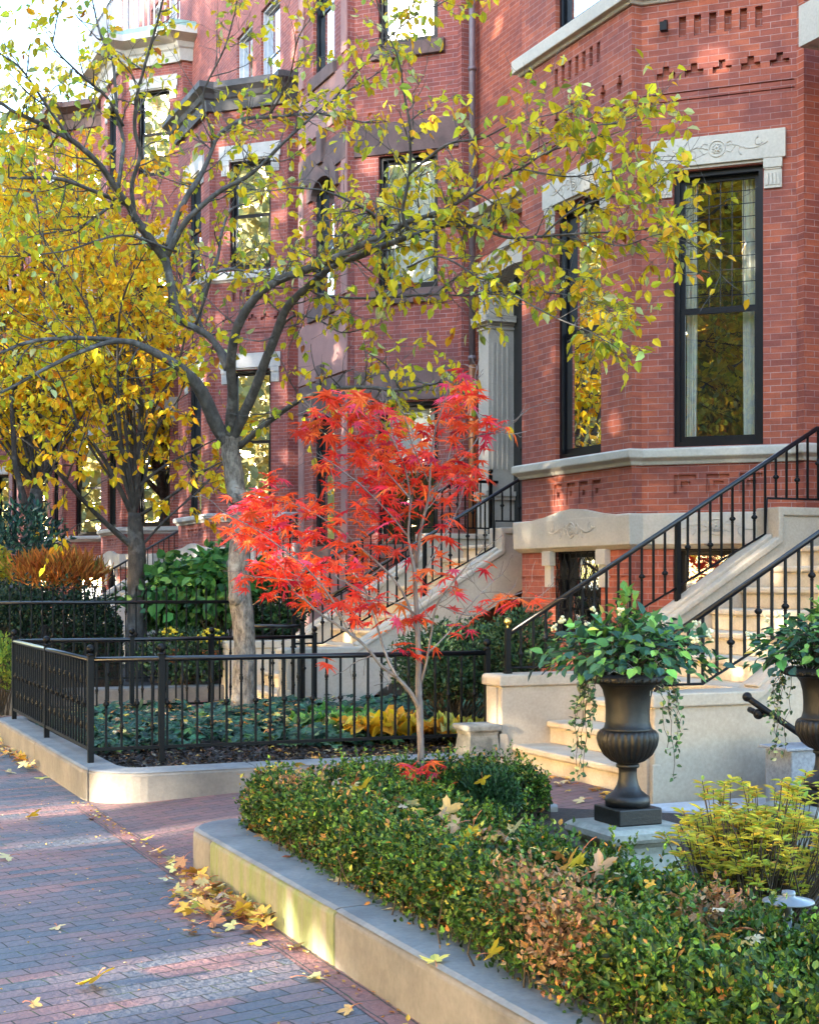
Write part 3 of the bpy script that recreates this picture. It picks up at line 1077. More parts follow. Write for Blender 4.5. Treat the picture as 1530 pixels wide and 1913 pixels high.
def stoop(o, label, mat_wall, mat_step, open_under=False):
    root = thing('stone_stoop', label, 'stoop', XF((8.0, 10.6 + o, 0)))
    y0, y1 = 9.5 + o, 11.62 + o
    for k in range(1, 12):
        t = ST0 + TREAD * (k - 1)
        te = t + TREAD + .04 if k < 11 else T0
        m = MB(True)
        z1 = RISE * k
        m.prism_y([(t, z1 - RISE - (.1 if k == 1 else -.0)), (t, z1 - .06), (t - .02, z1 - .055), (t - .035, z1 - .05), (t - .035, z1 - .012), (t - .022, z1), (te, z1), (te, z1 - RISE - (.1 if k == 1 else 0))], y0 + .001 * (k % 2), y1 - .001 * (k % 2))
        m.build('step', M[mat_step], root, bevel=.008)
    for (a, b_, far) in ((9.2 + o, 9.5 + o, False), (11.62 + o, 11.92 + o, True)):
        m = MB(True)
        low = [(5.92, -.1), (5.92, .70), (6.72, .70), (8.86, 1.96), (8.86, 2.24), (T0, 2.24)]
        under = [(T0, 2.02), (8.4, 1.09), (6.66, -.1)] if open_under and not far else [(T0, -.1)]
        m.prism_y(low + under, a, b_)
        wl_ = m.build('side_wall', M[mat_wall], root, bevel=.012)
        m = MB(True)
        cp = [(5.89, .70), (5.89, .775), (5.91, .80), (6.86, .80), (8.84, 2.03), (8.84, 2.32), (T0, 2.32), (T0, 2.24), (8.9, 2.24), (8.9, 1.99), (6.78, .70)]
        m.prism_y(cp, a - .03, b_ + .03)
        m.prism_y([(6.9, .795), (8.83, 1.995), (8.83, 2.07), (6.86, .83)], a + .06, b_ - .06)
        m.build('coping', M[mat_wall], wl_, bevel=.012)
        m = MB(True)
        for e in (a - .012, b_ - .012):
            m.box(5.9, 5.99, e, e + .024, -.1, .24); m.prism_y([(5.9, .24), (5.99, .24), (5.97, .29), (5.9, .29)], e, e + .024)
        m.box(5.897, 5.93, a + .06, b_ - .06, -.1, .69)
        m.build('corner_block', M[mat_wall], wl_, bevel=.006)
    return root


stoopA = stoop(0, 'cream stone steps between low cement walls behind the planted urn', 'stucco', 'step')
stoopB = stoop(PERIOD, 'grey painted stoop climbing behind the red maple to the arched doorway', 'beige', 'step', True)
stoopC = stoop(2 * PERIOD, 'pale stoop half hidden by green shrubs beyond the tan tree trunk', 'pale', 'step', True)
stoopD = stoop(3 * PERIOD, 'pale stoop behind the second tree trunk and its shrubs', 'pale', 'step', True)


def baluster_mesh(kind, h):
    """one picket, base at the origin, survey free (metres)"""
    b = MB()
    b.box(-.008, .008, -.008, .008, 0, h)
    zs = {0: (), 1: (.5,), 2: (.24, .76)}[kind]
    for z in zs:
        zc = z * h
        r = .024 if kind == 1 else .017
        b.lathe((0, 0, zc), [(.009, -.035), (.014, -.03), (.011, -.02), (r, -.006), (r, .006), (.011, .02), (.014, .03), (.009, .035)], 8)
    return b


def stair_railing(o, s, label, group, ball=False, far_rail=True):
    """railing of a stoop: survey units along t"""
    root = thing('stair_railing', label, 'railing', XF((6.06, s, .8)), group)
    bl = lambda t: .85 if t < 6.44 else (.85 + (t - 6.44) * .512 if t < 8.82 else 2.41)
    tl = lambda t: 1.17 + (t - 6.1) * .58 if t < 9.43 else 3.10
    m = MB(True)
    m.tube([(6.08, s, tl(6.08)), (9.43, s, 3.10), (T0, s, 3.10)], [.024] * 3, 8)
    m.build('handrail', M['ironrail'], root)
    m = MB(True)
    m.tube([(6.06, s, .85), (6.44, s, .85), (8.82, s, 2.07), (8.84, s, 2.41), (T0, s, 2.41)], .011, 4)
    m.build('bottom_rail', M['iron'], root)
    for (t, z0, z1) in ((6.06, .8, 1.2), (7.83, 1.40, 2.17), (9.98, 2.32, 3.2)):
        m = MB(True)
        m.box(t - .022, t + .022, s - .022, s + .022, z0, z1)
        m.box(t - .03, t + .03, s - .03, s + .03, z0, z0 + .02)
        p = m.build('post', M['iron'], root)
        if t != 7.83:
            m = MB(True)
            m.tube([(t, s, z1 - .01), (t, s, z1 + .03)], .012, 8)
            m.ball((t, s, z1 + .06), .036, 12)
            m.build('finial', M['brass' if ball and t < 7 else 'iron'], p)
    n = int((T0 - 6.2) / .125)
    for i in range(n):
        t = 6.19 + .125 * i
        if abs(t - 7.83) < .05 or abs(t - 9.98) < .05: continue
        z0, z1 = bl(t), tl(t) - .015
        m = MB(True)
        m.box(t - .009, t + .009, s - .009, s + .009, z0, z1)
        if i % 2 == 0:
            zc = z0 + (z1 - z0) * (.34 if i % 4 == 0 else .52)
            m.lathe((t, s, zc), [(.01, -.045), (.016, -.035), (.012, -.024), (.03, -.007), (.03, .007), (.012, .024), (.016, .035), (.01, .045)], 8)
        m.build('baluster', M['iron'], root)
    return root


stair_railing(0, 11.77, 'black iron stair railing with a brass ball on its foot, beside the barred basement window', 'iron railings on the cream steps', True)
stair_railing(0, 9.35, 'black iron stair railing nearest the camera, rising behind the planted urn', 'iron railings on the cream steps')
stair_railing(PERIOD, 9.35 + PERIOD, 'black iron railing on the near side of the grey stoop behind the red maple', 'iron railings on the grey stoop')
stair_railing(PERIOD, 11.77 + PERIOD, 'black iron railing on the far side of the grey stoop, against the plum brick', 'iron railings on the grey stoop')
stair_railing(2 * PERIOD, 9.35 + 2 * PERIOD, 'dark iron railing seen over the green shrubs just left of the tan trunk', 'iron railings farther down the row')
stair_railing(3 * PERIOD, 9.35 + 3 * PERIOD, 'dark iron railing slanting behind the second tree trunk', 'iron railings farther down the row')
# wall mounted handrail of the basement stair and the granite block at its head
hr = thing('wall_handrail', 'short black handrail with a curled end on the cement stair wall', 'handrail', G(1440, 1510))
p0, p1 = U(1395, 1302, 9.75), U(1535, 1400, 9.55)
m = MB(); m.tube([p0, U(1408, 1312, 9.74), p1], .022, 10); m.ball(p0, .032, 10); m.build('rail', M['iron'], hr)
m = MB(); c = Vector(U(1416, 1334, 9.74)); m.ball(c, .035, 12); m.tube([c, c + Vector((.02, .12, .02))], .02, 8); m.tube([c, Vector(U(1440, 1334, 9.7))], .014, 8); m.build('wall_bracket', M['iron'], hr)
gb_ = thing('granite_block', 'blue grey granite step block against the cement wall at the right edge', 'block', G(1480, 1515))
x0, y0, _ = G(1432, 1512)
m = MB(); m.box(x0, x0 + 1.2, y0 - .25, y0 + .02, .1, .54); m.build('block', M['granite'], gb_, bevel=.01)
m = MB(); m.box(x0 - .05, x0 + 1.2, y0 - .27, y0 + .03, .54, .56); m.build('top_slab', M['granite'], gb_, bevel=.006)

# ------------------------------------------------------------------ raised beds: curb walls, fences, soil
PRF = [(0, -.05), (0, .205), (-.012, .222), (-.03, .228), (-.27, .232), (-.285, .22), (-.285, -.05)]


def arcpts(c, r, a0, a1, n=8):
    return [(c[0] + r * math.cos(R(a0 + (a1 - a0) * i / n)), c[1] + r * math.sin(R(a0 + (a1 - a0) * i / n))) for i in range(n + 1)]


def curb(label, blocks, top=0.0, moss=()):
    root = thing('curb_wall', label, 'curb', (blocks[0][0][0], blocks[0][0][1], 0))
    for i, b_ in enumerate(blocks):
        m = MB()
        m.prism_path(b_, [(o_, z + (top if z > 0 else 0)) for o_, z in PRF])
        cb = m.build('curb_block', M['mossy' if i in moss else 'curb'], root, bevel=.01)
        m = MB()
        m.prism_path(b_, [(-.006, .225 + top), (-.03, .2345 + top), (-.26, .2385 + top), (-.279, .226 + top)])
        m.build('sky_toned_top', M['curbtop'], cb)  # cap strip carrying the sky's tone as its own colour
    return root


curb('weathered cement curb wall, mossy on its street face, edging the boxwood hedge',
     [[(4.5, 8.3), (3.4, 8.4), (2.6, 8.35)] + arcpts((2.55, 8.0), .35, 90, 180)[1:] + [(2.2, 7.72)], [(2.2, 7.715), (2.2, 5.86)], [(2.2, 5.845), (2.2, 3.2)], [(2.2, 3.188), (2.2, .5)]], .01, (1,))
curb('cement curb wall with a rounded corner below the low iron fence',
     [[(3.2, 15.75), (2.6, 15.72)] + arcpts((2.5, 15.42), .3, 90, 180, 6)[1:] + [(2.2, 13.2)], [(2.2, 13.194), (2.2, 11.12)],
      [(2.2, 11.114), (2.215, 11.0)] + arcpts((2.62, 11.08), .4, 190, 265, 10) + [(3.4, 10.69)], [(3.406, 10.69), (5.42, 10.62)]])
curb('low pale curb wall under the tall iron fence farther along',
     [[(2.2, 24), (2.2, 18.6)] + arcpts((2.5, 18.5), .3, 180, 270, 6)[1:] + [(5.5, 18.2)]], .08)


def soil(name, pts, z):
    m = MB()
    m.face([(x, y, z) for x, y in pts])
    return tag(m.build(name, M['soil']), kind='structure')


soil('planting_bed', [(2.4, .5), (2.4, 7.9), (2.7, 8.2), (4.5, 8.2), (5.2, 7.6), (6.5, 7.1), (6.5, .5)], .205)
soil('planting_bed', [(2.42, 11.2), (2.62, 10.95), (5.42, 10.86), (8.2, 11.0), (8.2, 15.6), (2.45, 15.6)], .2)
soil('planting_bed', [(2.45, 18.5), (9.2, 18.5), (9.2, 30), (2.45, 30)], .28)


def fence(root, pts, zfoot, zbot, ztop, step=.125, feet=(), finial=True, spike=False, posts=None):
    """straight runs of pickets between posts"""
    proto = {}
    for k in (1, 2):
        bm_ = baluster_mesh(k, ztop - zbot + (.14 if spike else 0))
        if spike: bm_.lathe((0, 0, ztop - zbot + .14), [(.009, 0), (.018, .012), (.0005, .075)], 6)
        proto[k] = bm_
    made = {}
    cnt = 0
    for a, b_ in zip(pts[:-1], pts[1:]):
        L = math.dist(a, b_)
        d = sub2(b_, a)
        m = MB()
        m.tube([(*a, ztop), (*b_, ztop)], .021, 8)
        m.build('top_rail', M['ironrail'], root)
        m = MB()
        F = Fr(a, b_)
        m.lbox(F, 0, L, zbot - .012, zbot + .012, -.013, .013)
        m.build('bottom_rail', M['iron'], root)
        n = round(L / step)
        for i in range(1, n):
            u = L * i / n
            k = 1 + (cnt % 2)
            cnt += 1
            if k not in made:
                made[k] = proto[k].build('picket', M['iron'], root)
                made[k].location = tuple(v - r_ for v, r_ in zip((a[0] + d[0] * u, a[1] + d[1] * u, zbot), root_loc(root)))
            else:
                c = made[k].copy()
                COL.objects.link(c)
                c.location = tuple(v - r_ for v, r_ in zip((a[0] + d[0] * u, a[1] + d[1] * u, zbot), root_loc(root)))
        if spike: continue
        for u in (.27, .73):
            if L > 2.5:
                pass
    for p in (posts or pts):
        m = MB()
        m.box(p[0] - .022, p[0] + .022, p[1] - .022, p[1] + .022, zfoot, ztop + .03)
        m.lathe((p[0], p[1], ztop + .03), [(.034, 0), (.034, .012), (.012, .02), (.012, .04)], 10)
        po = m.build('post', M['iron'], root)
        if finial:
            m = MB(); m.ball((p[0], p[1], ztop + .085), .033, 14); m.build('finial', M['iron'], po)


fn = thing('iron_fence', 'low black iron fence with ball finials around the ivy bed', 'fence', (2.33, 11.4, .22))
fence(fn, [(5.55, 15.35), (2.36, 15.35), (2.32, 11.4), (5.6, 11.25)], .2, .335, 1.015, .118, posts=[(2.36, 15.35), (2.34, 13.4), (2.32, 11.4), (2.86, 11.375), (5.6, 11.25), (3.55, 15.35), (5.55, 15.35), (4.4, 15.35)])
gt = thing('iron_gate', 'narrow black iron gate beside the tan tree trunk at the grey stoop', 'gate', (5.5, 15.8, .1))
fence(gt, [(4.95, 16.0), (5.55, 15.75)], .14, .3, 1.12, .11)
f3 = thing('iron_fence', 'taller spiked black iron fence in front of the dark hedge', 'fence', (2.4, 18.4, .3))
fence(f3, [(2.4, 22.5), (2.4, 18.45), (5.6, 18.45)], .28, .42, 1.36, .13, finial=False, spike=True)
fence(gt, [(5.6, 15.72), (5.6, 15.9)], .14, .3, 1.12, .11, finial=False, posts=[(5.6, 15.9)]) if False else None

# ------------------------------------------------------------------ urns on pedestals


def urn(base, label, plabel, group, S=.925):
    """cast iron urn on a square plinth; base = foot centre on top of the pedestal"""
    x, y, z = base
    ped = thing('stone_pedestal', plabel, 'pedestal', (x, y, gz(x)), 'old stone pedestals under the urns')
    g0 = gz(x)
    zt = z - g0
    m = MB()
    prof = [(.26, 0), (.26, .05), (.235, .07), (.2, .13), (.168, zt - .13), (.172, zt - .1), (.2, zt - .075)]
    def sq(prof, mb_):
        for (r0, z0), (r1, z1) in zip(prof[:-1], prof[1:]):
            for (sx, sy, ex, ey) in ((-1, -1, 1, -1), (1, -1, 1, 1), (1, 1, -1, 1), (-1, 1, -1, -1)):
                mb_.face([(x + sx * r0, y + sy * r0, g0 + z0), (x + ex * r0, y + ey * r0, g0 + z0), (x + ex * r1, y + ey * r1, g0 + z1), (x + sx * r1, y + sy * r1, g0 + z1)])
    sq(prof, m)
    m.build('shaft', M['pedstone'], ped)
    m = MB()
    sq([(.19, zt - .075), (.215, zt - .07), (.228, zt - .05), (.228, zt - .022), (.215, zt - .01), (.2, zt), (.0001, zt)], m)
    m.build('cap', M['pedstone'], ped)
    u_ = thing('garden_urn', label, 'urn', (x, y, z), group)
    u_.scale = (S, S, S)
    x = y = z = 0.0
    m = MB(); m.box(x - .132, x + .132, y - .132, y + .132, z, z + .088)
    m.build('plinth', M['urniron'], u_, bevel=.008)
    m = MB()
    m.lathe((x, y, z), [(.118, .088), (.12, .12), (.116, .14), (.1, .15), (.075, .17), (.058, .2), (.05, .235), (.048, .27), (.05, .29), (.062, .295), (.062, .31), (.052, .315)], 40)
    m.build('stem', M['urniron'], u_)
    m = MB()
    bowl = [(.055, .315), (.09, .328), (.13, .36), (.158, .41), (.166, .45), (.162, .475), (.15, .49), (.14, .495)]
    m.lathe((x, y, z), bowl, 168, mod=lambda i, th: 1 - (.09 * (1 - abs(math.sin(th * 14)) ** .6) if 0 < i < 6 else 0))
    m.build('fluted_bowl', M['urniron'], u_)
    m = MB()
    m.lathe((x, y, z), [(.14, .495), (.127, .505), (.118, .54), (.117, .6), (.122, .66), (.135, .71), (.155, .74), (.17, .752)], 48)
    m.build('neck', M['urniron'], u_)
    m = MB()
    m.lathe((x, y, z), [(.165, .74), (.21, .745), (.228, .76), (.222, .785), (.205, .797), (.16, .79), (.145, .74)], 60, cap=False)
    for i in range(32):
        a = 2 * math.pi * i / 32
        m.ball((x + .223 * math.cos(a), y + .223 * math.sin(a), z + .764), .013, 6)
    m.build('rim', M['urniron'], u_)
    m = MB(); m.lathe((x, y, z), [(.001, .76), (.08, .765), (.145, .75)], 20, cap=False); m.build('potting_soil', M['soil'], u_)
    for ch in u_.children: ch.location = (0, 0, 0)
    return ped, u_


UR1 = U(1172, 1536, 7.4)
UR2 = U(1538, 1501, 8.1)
urn(UR1, 'whole dark cast iron urn with a fluted bowl, planted and centred on its pedestal', 'old stone pedestal under the fully visible urn', 'planted urns by the steps')
urn(UR2, 'dark cast iron urn cut off by the right edge of the picture', 'old stone pedestal at the right edge behind the yellow shrub', 'planted urns by the steps')

# small stone plinth on the curb
sp = thing('stone_plinth', 'small weathered stone plinth with a slab top beside the stair wall', 'plinth', (5.25, 10.85, .23))
m = MB()
cx_, cy_, z0 = 5.24, 10.70, .232
for (r0, za, r1, zb_) in ((.138, 0, .118, .165), (.118, .165, .13, .2)):
    for (sx, sy, ex, ey) in ((-1, -1, 1, -1), (1, -1, 1, 1), (1, 1, -1, 1), (-1, 1, -1, -1)):
        m.face([(cx_ + sx * r0, cy_ + sy * r0, z0 + za), (cx_ + ex * r0, cy_ + ey * r0, z0 + za), (cx_ + ex * r1, cy_ + ey * r1, z0 + zb_), (cx_ + sx * r1, cy_ + sy * r1, z0 + zb_)])
m.build('block', M['oldstone'], sp)
m = MB(); m.box(cx_ - .152, cx_ + .152, cy_ - .152, cy_ + .152, z0 + .2, z0 + .25); m.build('slab_top', M['oldstone'], sp, bevel=.014)

# path light
pl = thing('path_light', 'flat round metal path light standing behind the hedge', 'lamp', (3.2, 4.1, .2))
c = U(1472, 1682, 4.7)
m = MB(); m.lathe(c, [(.002, .03), (.02, .03), (.022, .02), (.02, .012), (.079, .0), (.081, -.006), (.075, -.006), (.002, .004)], 40); m.build('shade', M['light_metal'], pl)
m = MB(); m.tube([(c[0], c[1], .15), (c[0], c[1], c[2] + .01)], .011, 10); m.build('stem', M['light_metal'], pl)

# ------------------------------------------------------------------ trees


def spline(pts, n=6):
    """Catmull-Rom through rows of any width"""
    P = np.array(pts, float)
    P = np.vstack([2 * P[0] - P[1], P, 2 * P[-1] - P[-2]])
    out = []
    for i in range(1, len(P) - 2):
        for k in range(n):
            t = k / n
            out.append(.5 * (2 * P[i] + (P[i + 1] - P[i - 1]) * t + (2 * P[i - 1] - 5 * P[i] + 4 * P[i + 1] - P[i + 2]) * t * t + (3 * P[i] - P[i - 1] - 3 * P[i + 1] + P[i + 2]) * t ** 3))
    out.append(P[-2])
    return np.array(out)


def limb_px(rows, d0, d1):
    """rows of (x, y, width) seen in the picture; the limb runs from depth d0 to d1"""
    n = len(rows)
    cum = [0]
    for a, b in zip(rows[:-1], rows[1:]): cum.append(cum[-1] + math.hypot(a[0] - b[0], a[1] - b[1]))
    out = []
    for r_, c in zip(rows, cum):
        q = c / cum[-1]
        d = d0 + (d1 - d0) * q
        out.append((*U(r_[0], r_[1], d), r_[2] * (.5 if r_[2] > 24 else .45) / FPX * d))
    S = spline(out, 5)
    L = len(S)
    wob = np.cumsum(rng.normal(0, .004, (L, 3)), axis=0) * np.linspace(0, 1, L)[:, None]
    S[:, :3] += wob * .6
    S[:, 3] = np.maximum(S[:, 3] * (1 + rng.normal(0, .03, L)), .003)
    return S


def add_limb(mb, S, n=9):
    mb.tube([tuple(p[:3]) for p in S], list(S[:, 3]), n)


def twigs(mb, limbs, every, length, sub=3, up=.15, start=.25, leafn=4, thick=.006, droop=0.0, box=None):
    """side shoots along limbs; returns leaf positions and outward directions"""
    pos, out = [], []
    for S in limbs:
        seg = np.linalg.norm(np.diff(S[:, :3], axis=0), axis=1)
        cum = np.concatenate([[0], np.cumsum(seg)])
        x = cum[-1] * start + rng.random() * every
        while x < cum[-1]:
            i = min(np.searchsorted(cum, x), len(S) - 1)
            p = S[i, :3]
            tang = S[i, :3] - S[max(i - 1, 0), :3]
            tang = tang / (np.linalg.norm(tang) + 1e-9)
            frac = x / cum[-1]
            Lt = length * (1.15 - .6 * frac) * (.6 + .8 * rng.random())
            d = tang * .55 + rdir(1)[0] * .85 + np.array([0, 0, up])
            d /= np.linalg.norm(d)
            shoot(mb, p, d, Lt, min(S[i, 3] * .6, thick * 1.6), sub, leafn, pos, out, thick, droop)
            x += every * (.6 + .8 * rng.random())
        # the tip goes on as a twig
        d = S[-1, :3] - S[-2, :3]
        shoot(mb, S[-1, :3], d / (np.linalg.norm(d) + 1e-9), length * .8, S[-1, 3], sub, leafn, pos, out, thick, droop)
    return np.array(pos), np.array(out)


def shoot(mb, p, d, L, r0, sub, leafn, pos, out, thick, droop):
    n = 6
    pts = [p]
    q = p.copy()
    for i in range(n):
        d = d + rng.normal(0, .16, 3) + np.array([0, 0, .04 - droop])
        d /= np.linalg.norm(d)
        q = q + d * L / n
        pts.append(q.copy())
        if sub == 0 or i >= 3:
            for _ in range(leafn if sub == 0 else max(1, leafn // 2)):
                if rng.random() < .55:
                    pos.append(q + rng.normal(0, .01, 3)); out.append(d.copy())
    r = [max(.0016, r0 * (1 - .75 * i / n)) for i in range(n + 1)]
    mb.tube([tuple(a) for a in pts], r, 4 if r0 < .01 else 5, False)
    if sub > 0:
        for k in range(sub):
            i = rng.integers(1, n)
            dd = d * .6 + rng.normal(0, .6, 3)
            dd /= np.linalg.norm(dd)
            shoot(mb, pts[i], dd, L * (.35 + .35 * rng.random()), r[i] * .6, 0 if sub < 3 else 0, leafn, pos, out, thick, droop)


def tree_leaves(pos, out, size, cols, wts, mat, parent, hang=.7, wid=.55, name='foliage', tmpl=OVATE, keep=1.0):
    n = len(pos)
    if keep < 1:
        k = rng.random(n) < keep
        pos, out = pos[k], out[k]
        n = len(pos)
    ax = out * .5 + rdir(n) * .7 + np.array([0, 0, -hang])
    L = size * (.65 + .6 * rng.random(n))
    return leaves(name, pos, ax, rdir(n) + np.array([-.3, -.3, .5]), L, L * wid, palette(n, cols, wts), mat, parent, tmpl)


YG = [(.9, .62, .03), (.8, .62, .03), (.58, .56, .04), (.33, .42, .06), (.58, .62, .26), (.85, .45, .03), (.5, .16, .04)]

# the big tree with the tan trunk
D1 = 15.2
t1 = thing('tree', 'tall tree with a flaky tan trunk and yellow green leaves inside the fenced ivy bed', 'tree', U(455, 1308, D1))
mb = MB()
trunk = limb_px([(455, 1325, 50), (456, 1300, 45), (458, 1240, 42), (457, 1180, 41), (450, 1120, 42), (446, 1060, 40), (448, 1000, 39), (443, 940, 37), (434, 880, 36), (428, 845, 36), (428, 818, 40)], D1, D1)
add_limb(mb, trunk, 18)
kn = np.array(U(440, 1116, D1 - .1)); mb.ball(tuple(kn), .075, 12, 1.2)
kn = np.array(U(438, 933, D1 - .1)); mb.tube([tuple(kn), tuple(kn + np.array([-.02, -.1, .01]))], [.06, .05], 12)
mb.build('trunk', M['bark1'], t1)
LB = []
mb = MB()
for rows, d0, d1 in (
    ([(428, 835, 26), (405, 795, 27), (378, 735, 26), (345, 695, 22), (300, 665, 18), (262, 645, 15), (238, 637, 12), (190, 640, 10), (102, 674, 8), (0, 728, 6), (-60, 745, 4)], D1, 13.6),
    ([(238, 637, 10), (170, 632, 9), (68, 637, 8), (0, 660, 6), (-70, 690, 4)], 14.6, 13.0),
    ([(428, 830, 26), (433, 780, 24), (435, 732, 22), (432, 690, 21), (435, 650, 20), (445, 610, 20), (463, 577, 19), (489, 547, 17), (521, 526, 17), (570, 507, 16), (611, 491, 16), (636, 479, 15), (670, 462, 14), (717, 442, 13), (765, 415, 11), (799, 406, 9), (843, 388, 8), (908, 347, 6), (976, 316, 5), (1020, 289, 4), (1110, 262, 3)], D1, 11.6),
    ([(430, 830, 24), (452, 782, 23), (476, 729, 21), (497, 672, 20), (516, 624, 19), (532, 582, 18), (556, 553, 16), (583, 530, 15), (617, 500, 14), (652, 486, 14), (700, 466, 14), (742, 450, 12), (780, 437, 10), (833, 422, 8), (880, 423, 8), (908, 430, 7), (950, 446, 6), (1010, 443, 5), (1110, 438, 4), (1200, 433, 3), (1260, 420, 2)], D1, 11.4),
    ([(425, 690, 16), (408, 652, 15), (391, 628, 14), (365, 612, 14), (340, 598, 15), (325, 561, 17), (316, 512, 17), (309, 482, 18)], D1, 15.4),
    ([(309, 485, 17), (292, 462, 18), (258, 415, 18), (238, 381, 13), (211, 343, 13), (184, 306, 12), (136, 265, 11), (82, 235, 10), (34, 214, 8), (3, 195, 7), (-50, 170, 5)], 15.4, 13.4),
    ([(311, 480, 16), (336, 432, 13), (360, 401, 12), (408, 360, 10), (459, 333, 9), (489, 309, 8), (517, 280, 7), (560, 240, 5), (620, 190, 4), (690, 150, 3)], 15.4, 14.4),
    ([(314, 460, 13), (330, 408, 12), (353, 364, 12), (374, 333, 11), (391, 299, 9), (408, 258, 9), (438, 234, 9), (469, 222, 8), (520, 221, 6), (600, 218, 5), (680, 235, 3)], 15.4, 16.5),
    ([(252, 400, 9), (247, 345, 9), (262, 289, 8), (252, 238, 8), (258, 170, 7), (272, 119, 6), (292, 51, 5), (310, -20, 4)], 15.2, 14.0),
    ([(222, 350, 9), (228, 300, 9), (231, 265, 8), (221, 221, 8), (217, 184, 7), (211, 112, 6), (190, 68, 5), (178, 20, 4), (165, -40, 3)], 14.8, 15.2),
    ([(231, 235, 7), (200, 182, 6), (163, 150, 6), (136, 126, 5), (102, 92, 4), (99, 65, 3), (112, 10, 3)], 14.9, 13.6),
    ([(234, 381, 9), (211, 371, 9), (170, 354, 8), (112, 333, 8), (44, 331, 7), (0, 332, 6), (-50, 320, 4)], 15.0, 12.8),
    ([(211, 382, 6), (180, 405, 6), (150, 425, 5), (97, 436, 4), (40, 450, 3)], 14.9, 13.9),
    ([(379, 553, 7), (398, 510, 8), (408, 476, 7), (411, 442, 6), (428, 394, 5), (460, 380, 3)], 15.3, 15.9),
    ([(366, 608, 7), (382, 560, 7), (398, 512, 7), (430, 500, 5), (500, 512, 4)], 15.3, 14.6),
    ([(432, 680, 12), (405, 642, 10), (385, 628, 8), (350, 555, 6), (330, 470, 4)], D1, 16.2),
    ([(762, 430, 9), (752, 398, 9), (762, 347, 8), (767, 306, 7), (767, 238, 6), (758, 190, 5), (745, 109, 4), (721, 54, 4), (700, -20, 3)], 13.0, 12.0),
    ([(767, 323, 6), (799, 296, 6), (840, 268, 5), (901, 258, 4), (960, 230, 3), (1040, 210, 2)], 12.7, 11.4),
    ([(445, 836, 14), (480, 806, 13), (520, 774, 11), (552, 752, 10), (590, 734, 9), (636, 725, 9), (690, 723, 8), (738, 727, 7), (779, 722, 6), (833, 711, 5), (848, 722, 3)], D1, 12.6),
    ([(640, 725, 5), (680, 745, 4), (715, 768, 3)], 14.0, 13.6),
    ([(680, 655, 2), (720, 680, 3), (740, 710, 3), (742, 726, 3)], 13.0, 13.4),
    ([(607, 494, 9), (650, 430, 8), (700, 405, 7), (620, 360, 4), (560, 350, 3)], 14.2, 13.2),
    ([(563, 510, 10), (610, 470, 9), (640, 430, 7), (668, 405, 6), (720, 380, 5), (780, 330, 3)], 14.4, 15.6),
    ([(590, 548, 6), (640, 556, 6), (720, 556, 5), (800, 550, 5), (870, 552, 4), (950, 545, 4), (1020, 548, 4), (1090, 560, 3), (1160, 590, 2)], 14.5, 11.8),
    ([(760, 500, 4), (820, 480, 4), (890, 520, 4), (905, 560, 3)], 13.0, 12.4),
    ([(1010, 444, 4), (1060, 400, 4), (1130, 370, 3), (1190, 365, 2), (1230, 340, 2)], 12.0, 11.2),
    ([(1100, 440, 3), (1160, 460, 3), (1230, 440, 2), (1285, 455, 2)], 11.8, 11.0),
    ([(1020, 289, 4), (1090, 240, 3), (1150, 230, 3), (1195, 215, 2)], 11.8, 11.2),
    ([(976, 316, 4), (1060, 330, 3), (1140, 320, 3), (1200, 300, 2)], 12.0, 11.6),
    ([(960, 552, 3), (1030, 590, 3), (1100, 620, 2), (1150, 645, 2)], 12.2, 11.4),
    ([(516, 624, 6), (550, 590, 5), (600, 600, 4), (640, 620, 3), (690, 610, 2)], 15, 14.0),
    ([(400, 260, 6), (380, 180, 5), (420, 90, 4), (440, 20, 3), (450, -30, 3)], 15.9, 15.2),
    ([(500, 222, 5), (540, 150, 4), (560, 70, 3), (600, 10, 3)], 16.2, 15.0),
    ([(620, 190, 4), (680, 120, 3), (760, 40, 3), (830, 5, 2)], 14.6, 13.4),
    ([(136, 265, 7), (90, 200, 6), (40, 130, 5), (0, 100, 4), (-40, 60, 3)], 14.0, 13.2),
    ([(330, 470, 6), (230, 440, 5), (120, 470, 4), (20, 480, 3)], 15.4, 13.6),
):
    S = limb_px(rows, d0, d1)
    add_limb(mb, S, 9 if rows[0][2] > 9 else 6)
    LB.append(S)
mb.build('limbs', M['bark_limb'], t1)
mb = MB()
p_, o_ = twigs(mb, LB, .125, .6, sub=4, start=.2, leafn=2, thick=.005)
p2_, o2_ = twigs(mb, [L_ for L_ in LB if L_[-1, 0] > 5.6], .12, .5, sub=3, start=.35, leafn=2)
p_, o_ = np.vstack([p_, p2_]), np.vstack([o_, o2_])
mb.build('twigs', M['bark_limb'], t1)
# leaves thin out towards the lower right, where only the twig ends keep theirs
tree_leaves(p_, o_, .094, YG, (5, 5, 4, 2, 1.6, 1, .25), M['leaf'], t1, keep=.34)


